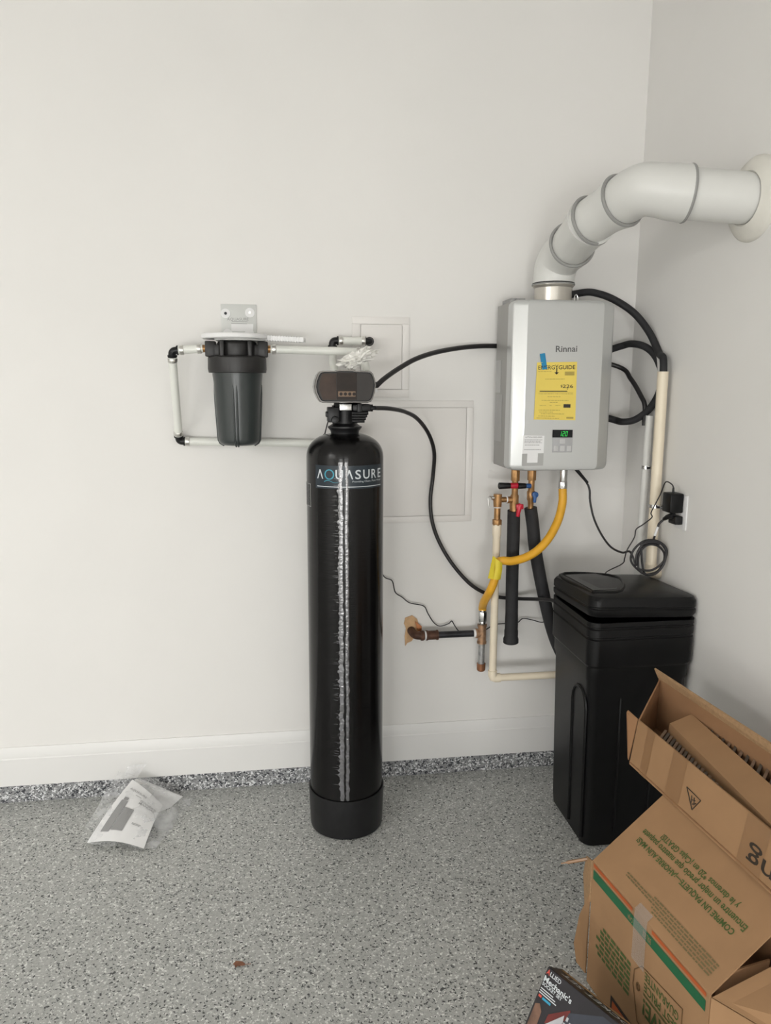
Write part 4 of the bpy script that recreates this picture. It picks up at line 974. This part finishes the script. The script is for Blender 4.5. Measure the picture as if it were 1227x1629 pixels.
# far-end flaps showing left of the side panel
f1 = [A + Vector((-.002, .004, -.004)), (0.7863, -1.0500, 0.3156), (0.7938, -1.0200, 0.2427), (0.7838, -1.0600, 0.1794), A + Vector((-.002, .004, -.12))]
card('end_flap', f1, M_CARDE, lc)
f2 = [A + Vector((-.003, .006, -.10)), (0.7711, -1.0600, 0.1528), (0.7637, -1.0500, 0.0611), (0.7647, -1.07, .02), (A.x - .003, A.y + .006, .02)]
card('end_flap', f2, M_CARD, lc)
MB().tube(smooth_path([(0.7899, -1.0620, 0.3161), (0.7677, -1.0500, 0.3055), (0.7478, -1.0400, 0.2959), (0.7260, -1.0300, 0.2866)], 4), [.0045] * 10 + [.002] * 3, n=6).build('torn_strip', M_KTAPE, lc)
# near-end flaps
n1 = [B + Vector((.004, -.004, -.004)), B + Vector((.18, .03, .03)), B + Vector((.30, -.16, -.02)), B + Vector((.14, -.11, -.05))]
card('near_flap', n1, M_CARD, lc)
card('near_flap', [B + Vector((.002, -.002, -.006)), B + Vector((.002, -.002, -.34)), B + Vector((.13, -.10, -.34)), B + Vector((.13, -.10, -.05))], M_CARD, lc)
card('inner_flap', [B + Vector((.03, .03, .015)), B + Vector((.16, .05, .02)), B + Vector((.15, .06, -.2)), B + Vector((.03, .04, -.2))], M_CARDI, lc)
# print on the sloping panel: u runs from the near end to the far end, letters upside down
L = (B - A).length; nrm = (-ax).cross(-d1).normalized()
nrm = nrm if nrm.z > 0 else -nrm
def tf(u, v): return B - ax * (L * u) + d1 * (LT * v) + nrm * .0012    # v measured up the slope
def flipv(fn, u0, u1, v0, v1): return lambda u, v: fn(u0 + (u1 - u0) * u, v1 - (v1 - v0) * v)
gi = MB()
text_on(gi, 'COMPRE UN PAQUETE—¡AHORRE AÚN MÁS!', flipv(tf, .123, .892, .292, .350), .026)
text_on(gi, 'Encuentre un mejor precio que nuestro paquete', flipv(tf, .096, .907, .362, .422), .018)
text_on(gi, 'y le daremos *20 en ¡Cajas GRATIS!', flipv(tf, .20, .794, .425, .482), .018)
gi.build('green_lettering', M_GINK, top, smooth=False)
gf = MB(); rr3 = random.Random(2)
for v, a, b in ((.058, .062, .50), (.077, .06, .52), (.096, .06, .77), (.114, .06, .78), (.132, .06, .55)):
    u = a
    while u < b: l = rr3.uniform(.012, .035); decal(gf, tf, u, min(b, u + l), v, v + .009); u += l + .006
gf.build('fine_print', mat('faded_green_ink', (.16, .125, .05), .75), top, smooth=False)

sn_ = Vector((ax.y, -ax.x, 0)).normalized(); sn_ = sn_ if sn_.x < 0 else -sn_
def sfn(u, v): return B - ax * (L * u) - Vector((0, 0, .348 * v)) + sn_ * .0012   # v measured down the side
gs = MB(); decal(gs, sfn, .02, .985, .062, .135); gs.build('green_stripe', M_GSTR, side, smooth=False)
for u0, u1 in ((.02, .43), (.60, .985)):
    os_ = MB(); decal(os_, sfn, u0, u1, .012, .040); os_.build('orange_stripe', M_OSTR, side, smooth=False)
ws = MB(); text_on(ws, 'SMALL BOX', sub(sfn, .43, .50, .078, .120)); text_on(ws, 'CAJA', sub(sfn, .59, .635, .078, .120))
ws.v = [p + sn_ * .0005 for p in ws.v]
ws.build('stripe_lettering', M_CARDE, side, smooth=False)
sg = MB()
rr4 = random.Random(8)
for k in range(7):
    u = .585
    while u < .865 + .006 * k:
        l = rr4.uniform(.025, .055); decal(sg, sfn, u, u + l, .415 + .038 * k, .415 + .038 * k + .024); u += l + .010
text_on(sg, 'GUARANTEE', sub(sfn, .19, .462, .345, .405), .01); text_on(sg, 'BEST PRICE', sub(sfn, .19, .462, .425, .487), .01); text_on(sg, 'SAVE!', sub(sfn, .22, .462, .54, .66), .02)
for v in (.505, .515): decal(sg, sfn, .18, .465, v, v + .005)
sg.build('green_lettering', M_GINK, side, smooth=False)
tgm = MB()
tagp = [(.165, .285), (.49, .335), (.55, .42), (.555, .53), (.50, .76), (.165, .78)]
for k in range(6):
    a, b = Vector(tagp[k] + (0,)), Vector(tagp[(k + 1) % 6] + (0,)); tgm.tube([sfn(a.x, a.y), sfn(b.x, b.y)], .0011, n=5)
for k in range(16):
    a0, a1 = 2 * math.pi * k / 16, 2 * math.pi * (k + 1) / 16
    tgm.tube([sfn(.510 + .012 * math.cos(a0), .51 + .024 * math.sin(a0)), sfn(.510 + .012 * math.cos(a1), .51 + .024 * math.sin(a1))], .0022, n=5)
tgm.build('price_tag_print', mat('brown_line_ink', (.13, .07, .025), .7), side, smooth=False)
lg = MB(); decal(lg, sfn, .47, .745, .835, .995); lg.build('logo_border', M_BINK, side, smooth=False)
def sfn2(u, v): return sfn(u, v) + sn_ * .0004
lg = MB(); decal(lg, sfn2, .485, .728, .862, .98); lg.build('logo_square', M_OSTR, side, smooth=False)
# clear tape over the long edge
def tapef(k, s):
    if k < 0: return sfn(.47 + s, -k) + sn_ * .0012
    return tf(.47 + s, k) + nrm * .0012
MB().grid([[tapef(k, s) for k in (-.36, -.2, -.08, 0.001, .03, .05)] for s in (0, .04, .08, .11)]).build('clear_tape', M_CTAPE, lc)

# upper long carton lying on the slope
a = Vector((.952, -.932, .503)); e_ = Vector((.077, -.997, 0)).normalized(); LN = .72
P = Vector((.972, -.930, .632)); K = Vector((1.1048, -0.7900, 0.6896))
an = a + e_ * LN; Pn = an + Vector((.022, 0, .112)); Kn = K + e_ * LN + Vector((.0, .0, -.005))
dep = K - P; Kb = a + dep + Vector((.015, 0, -.03)); Kbn = an + (Kb - a)
uc = thing('cardboard_carton', 'long open cardboard carton tilted on top of the moving box', 'cardboard box', tuple(a), 'cardboard boxes in the corner')
front = card('front_panel', [P, a, an, Pn], M_CARD, uc)
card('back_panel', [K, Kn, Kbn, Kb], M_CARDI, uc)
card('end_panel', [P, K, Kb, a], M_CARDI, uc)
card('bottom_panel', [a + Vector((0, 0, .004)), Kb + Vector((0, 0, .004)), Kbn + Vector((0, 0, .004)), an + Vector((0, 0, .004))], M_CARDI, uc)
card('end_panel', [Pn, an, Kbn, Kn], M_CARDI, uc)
o1 = Vector((-.020, -.006, .018)); 
card('top_flap', [K + Vector((0, .002, .002)), K + Vector((-.012, .006, .030)), Kn + Vector((-.004, 0, .030)), Kn + Vector((0, 0, .002))], M_CARDE, uc, .005)
card('end_flap', [P + Vector((-.001, .003, 0)), (0.9542, -0.9000, 0.6472), (0.9498, -0.9020, 0.6428), (0.9593, -0.9050, 0.5082), a + Vector((-.002, .004, .01))], M_CARDI, uc, .003)
fn_ = (P - a).cross(e_).normalized(); fn_ = fn_ if fn_.x < 0 else -fn_
def ff(u, v):
    lo = a + (an - a) * u; hi = P + (Pn - P) * u; return lo + (hi - lo) * v + fn_ * .0012
for u0, u1 in ((.07, .115), (.235, .315), (.62, .72)):
    k_ = MB(); decal(k_, ff, u0, u1, .0, 1); k_.build('kraft_tape', M_KTAPE, front, smooth=False)
def ff2(u, v): return ff(u, v) + fn_ * .0005
wd = MB()
# word printed upside down near the right end
def upside(fn, u_left, u_right, v0, v1): return lambda u, v: fn(u_left + (u_right - u_left) * (1 - u), v1 - (v1 - v0) * v)
text_on(wd, 'ing', upside(ff2, .655, .795, .12, .58), .006)
wd.build('carton_lettering', M_BINK, front, smooth=False)
ww = MB()
tri_ = [(.40, .62), (.475, .50), (.455, .16)]
tri_ = [(.340, .535), (.418, .505), (.388, .215)]
for k in range(3):
    p_, q_ = tri_[k], tri_[(k + 1) % 3]; ww.tube([ff2(*p_), ff2(*q_)], .0013, n=5)
for p_, q_ in (((.372, .46), (.378, .33)), ((.386, .46), (.392, .32)), ((.374, .38), (.394, .42)), ((.382, .31), (.40, .38))): ww.tube([ff2(*p_), ff2(*q_)], .0011, n=5)
ww.build('warning_triangle', M_BINK, front, smooth=False)
# flat inner carton and corrugated liners inside the long carton
def inn(s, d, h): return a + e_ * s + (Kb - a) * d + (P - a) * h
ic = thing('inner_carton', 'narrow cardboard sleeve packed inside the long open carton', 'cardboard box', tuple(inn(.35, .5, .1)), 'cardboard boxes in the corner')
def sl_(s): return .525 - .465 * (s - .094) / .526, .88 - .38 * (s - .15) / .47
def irg(s, s2):
    l_, r_ = sl_(s)[0], sl_(s2)[1]
    return [inn(s, l_, .15), inn(s2, r_, .15), inn(s2, r_, .97), inn(s, l_, .84)]
MB().loft([irg(.094, .15), irg(.62, .62)]).build('sleeve', M_CARD, ic, smooth=False)
def liner(label, back, s0, s1, step, h0):
    t = thing('corrugated_liner', label, 'packing', tuple(inn(s0, .9 if back else .1, .06)), 'corrugated liners in the open carton')
    s_ = s0; pn = 0
    while s_ < s1:
        l_, r_ = sl_(s_); lo_, hi_ = (r_ + .03, .97) if back else (.06, l_ - .04)
        if hi_ - lo_ > .03:
            q_ = [inn(s_, lo_, .10), inn(s_, hi_, .10), inn(s_ + .008, hi_, h0), inn(s_ + .008, lo_, h0)]
            MB().panel(q_, .007).build('flute', M_CORRD if pn % 2 else M_CORR, t, smooth=False)
        s_ += step; pn += 1
liner('ribbed grey corrugated liner along the front of the open carton', False, .085, .60, .0150, .70)
liner('ribbed brown corrugated liner along the back wall of the open carton', True, .17, .69, .0230, .92)

# ------------------------------------------------------------------ socket set box on the floor
so = Vector((0.6034, -1.2748, 0.2000)); du_ = Vector((.469, -.883, 0)).normalized(); dv_ = Vector((-.469, -.249, -.847)).normalized(); dn_ = du_.cross(dv_).normalized()
SW, SH, SD = .33, .2335, .062
sb = thing('socket_set_box', 'black printed socket set box leaning against the moving box', 'box', (so.x + .05, so.y - .15, 0))
fr_ = [so, so + du_ * SW, so + du_ * SW + dv_ * SH, so + dv_ * SH]
lowest = [p + dn_ * SD for p in fr_]
for k in (2, 3): lowest[k] = Vector((lowest[k].x, lowest[k].y, max(lowest[k].z, .0015)))
bo = MB().loft([[tuple(p) for p in fr_], [tuple(p) for p in lowest]]).build('carton', M_BOXBLK, sb, bevel=.002, smooth=False)
def bf(u, v): return so + du_ * (.2715 * u) + dv_ * (.3077 * v) - dn_ * .0008
def bt_(st, u0, u1, v0, v1, mb, bold=.01, sl=.03): text_on(mb, st, lambda u, v: bf(u0 + (u1 - u0) * u, v1 - (v1 - v0) * v + sl * (u1 - u0) * u), bold)
ti = MB(); bt_('LLIED', .050, .167, .016, .047, ti); bt_("Mechanic's", .010, .312, .060, .103, ti, .022); bt_('SOCKET SET', .012, .228, .108, .132, ti, .02)
for v, b in ((.150, .15), (.166, .18), (.182, .20)): decal(ti, bf, .014, b, v, v + .007)
ti.build('lettering', M_LTINK, bo, smooth=False)
rd = MB(); bt_('A', .012, .046, .012, .047, rd, .03); rd.build('red_letter', M_REDP, bo, smooth=False)
rd = MB(); decal(rd, bf, .02, .052, .198, .214); rd.build('red_bar', M_REDP, bo, smooth=False)
cy = MB(); decal(cy, bf, .062, .152, .200, .216); cy.build('cyan_bar', M_CYAN, bo, smooth=False)
def bf2(u, v): return bf(u, v) - dn_ * .0004
def bf3(u, v): return bf(u, v) - dn_ * .0008
rp_ = MB(); rp_.add([bf(.165, .27), bf(.33, .145), bf(.36, .20), bf(.16, .34)], [(0, 1, 2, 3)]); rp_.build('red_print', M_BOXRED, bo, smooth=False)
sp2 = MB(); sp2.add([bf(.02, .27), bf(.06, .25), bf(.10, .29), bf(.11, .50), bf(.02, .50)], [(0, 1, 2, 3, 4)]); sp2.build('hand_print', M_SKINP, bo, smooth=False)
gp2 = MB(); gp2.add([bf2(.33, .165), bf2(.60, .03), bf2(1.1, .03), bf2(1.1, .6), bf2(.26, .6)], [(0, 1, 2, 3, 4)]); gp2.build('case_print', M_BOXGRY, bo, smooth=False)
wp = MB(); wp.add([bf3(.17, .34), bf3(.30, .20), bf3(.31, .25), bf3(.21, .40)], [(0, 1, 2, 3)]); wp.build('tool_print', M_BOXWHT, bo, smooth=False)
for i in range(4):
    for j in range(3):
        u, v = .325 + j * .035 - i * .012, .195 + i * .045 + j * .02
        q_ = MB(); decal(q_, bf3, u, u + .020, v, v + .028); q_.build('socket_print', M_BOXWHT, bo, smooth=False)
def bk(u, v): return so + du_ * (SW * u) + dn_ * (SD * v) - dv_ * .0008
es_ = MB(); decal(es_, bk, .03, .98, .70, .88); es_.build('edge_band', M_CARDE, bo, smooth=False)
es_ = MB(); text_on(es_, 'SOCKET SET', lambda u, v: bk(.70 - .62 * u, .30 + .30 * (1 - v)), .01); es_.build('edge_lettering', M_LTINK, bo, smooth=False)

# ------------------------------------------------------------------ manual in a plastic bag
mt_ = thing('manual_bag', 'printed white owner manual in a clear plastic bag against the kerb', 'manual', (-.5, -.2, 0))
m00, m10, m01, m11 = Vector((-0.6648, -0.3236, 0.0100)), Vector((-0.4677, -0.3852, 0.0120)), Vector((-0.5505, -0.1000, 0.1097)), Vector((-0.4371, -0.1650, 0.0365))
def mf(u, v):
    p = m00 * (1 - u) * (1 - v) + m10 * u * (1 - v) + m11 * u * v + m01 * (1 - u) * v
    p.z += .016 * math.sin(math.pi * u) * (1 - .6 * v) + .010 * math.sin(math.pi * v); return p
def off(fn, d): return lambda u, v: fn(u, v) + Vector((0, -d * .5, d))
cov = MB().grid([[mf(i / 8, j / 8) for i in range(9)] for j in range(9)]).build('booklet_cover', M_PAPER, mt_)
f3 = off(mf, .0015); pm = MB()
def curved(mb, st_, fn, b=0.0): text_on(mb, st_, fn, b)
text_on(pm, "OWNER'S", sub(f3, .52, .93, .735, .775), .01); text_on(pm, 'MANUAL', sub(f3, .52, .93, .685, .725), .01)
text_on(pm, 'AQUASURE', sub(f3, .12, .60, .84, .885)); decal(pm, f3, .34, .5, .80, .808)
decal(pm, f3, .62, .80, .335, .342); decal(pm, f3, .62, .78, .315, .322)
pm.build('cover_lettering', M_INKG, cov, smooth=False)
pp = MB(); gr_ = [(.12, .14), (.46, .17), (.55, .25), (.53, .56), (.35, .56)]
for j in range(6):
    for i in range(4):
        u = lambda ii, jj: .30 + .22 * ii / 4 + .0 * jj; v = lambda jj: .17 + .38 * jj / 6
        decal(pp, f3, u(i, j), u(i + 1, j), v(j), v(j + 1))
for j in range(6):
    decal(pp, f3, .13, .215, .14 + .085 * j, .14 + .085 * (j + 1)); decal(pp, f3, .215, .285, .14 + .085 * j, .14 + .085 * (j + 1))
decal(pp, f3, .15, .26, .66, .71)
pp.build('product_picture', M_INKG, cov, smooth=False)
b00, b10, b11, b01 = Vector((-0.5469, -0.0850, 0.1011)), Vector((-0.4434, -0.1500, -0.0092)), Vector((-0.3777, -0.0750, 0.0144)), Vector((-0.5357, -0.0500, 0.0861))
MB().panel([b00, b10, b11, b01], .002).build('back_pages', M_PAPER, mt_, smooth=False)
g00, g10, g01, g11 = Vector((-0.7025, -0.3195, 0.0060)), Vector((-0.4325, -0.3914, 0.0060)), Vector((-0.6118, -0.0450, 0.1193)), Vector((-0.3199, -0.0350, -0.0002))
rows = []
for j in range(25):
    rw = []
    for i in range(25):
        u, v = i / 24, j / 24
        p = g00 * (1 - u) * (1 - v) + g10 * u * (1 - v) + g11 * u * v + g01 * (1 - u) * v
        p.z += .040 * math.sin(math.pi * u) ** .7 * math.sin(math.pi * min(1, v * .9 + .06)) + .012 * mnoise.noise(Vector((u * 6, v * 6, 1.7))) + .007 * mnoise.noise(Vector((u * 15, v * 15, 4)))
        p.z = max(p.z, .003); p.y = min(p.y, -.016); rw.append(p)
    rows.append(rw)
MB().grid(rows).build('plastic_bag', M_BAG, mt_, angle=50)
MB().grid([[Vector((-0.5897, -0.0500, 0.0926)) + Vector((.012 * i, -.004 * (i % 2), 0)), Vector((-0.5772, -0.0450, 0.1344)) + Vector((.017 * i, .004 * (i % 2), .003 * (i % 3)))] for i in range(5)]).build('bag_mouth', M_BAG, mt_, angle=50)

# ------------------------------------------------------------------ dry leaf
lv = Vector((-0.1286, -0.9365, 0.0020)); lm = MB()
pts = [(-.017, .002), (-.010, .007), (-.002, .008), (.008, .004), (.015, .0), (.014, -.004), (.006, -.004), (-.004, -.003), (-.010, -.008), (-.012, -.002)]
lm.loft([[(lv.x + x, lv.y + y * 1.6, .0012 + h + .004 * abs(math.sin(x * 160))) for x, y in pts] for h in (0, .001)])
lm.tube([(lv.x + .014, lv.y - .002, .003), (lv.x + .030, lv.y + .001, .0015)], .0007, n=6)
tag(lm.build('dry_leaf', M_LEAF, smooth=False), 'small curled brown dry leaf lying alone on the floor', 'leaf')

# flat print too fine to pick apart letter by letter stays joined
for o in bpy.data.objects:
    if o.type == 'MESH' and o.parent is not None and o.name.split('.')[0] in ('lettering', 'label_print', 'fine_print', 'sticker_print', 'cover_lettering', 'green_lettering', 'stripe_lettering', 'edge_lettering', 'product_picture', 'grip_ribs', 'meter_coil'):
        o['kind'] = 'stuff'
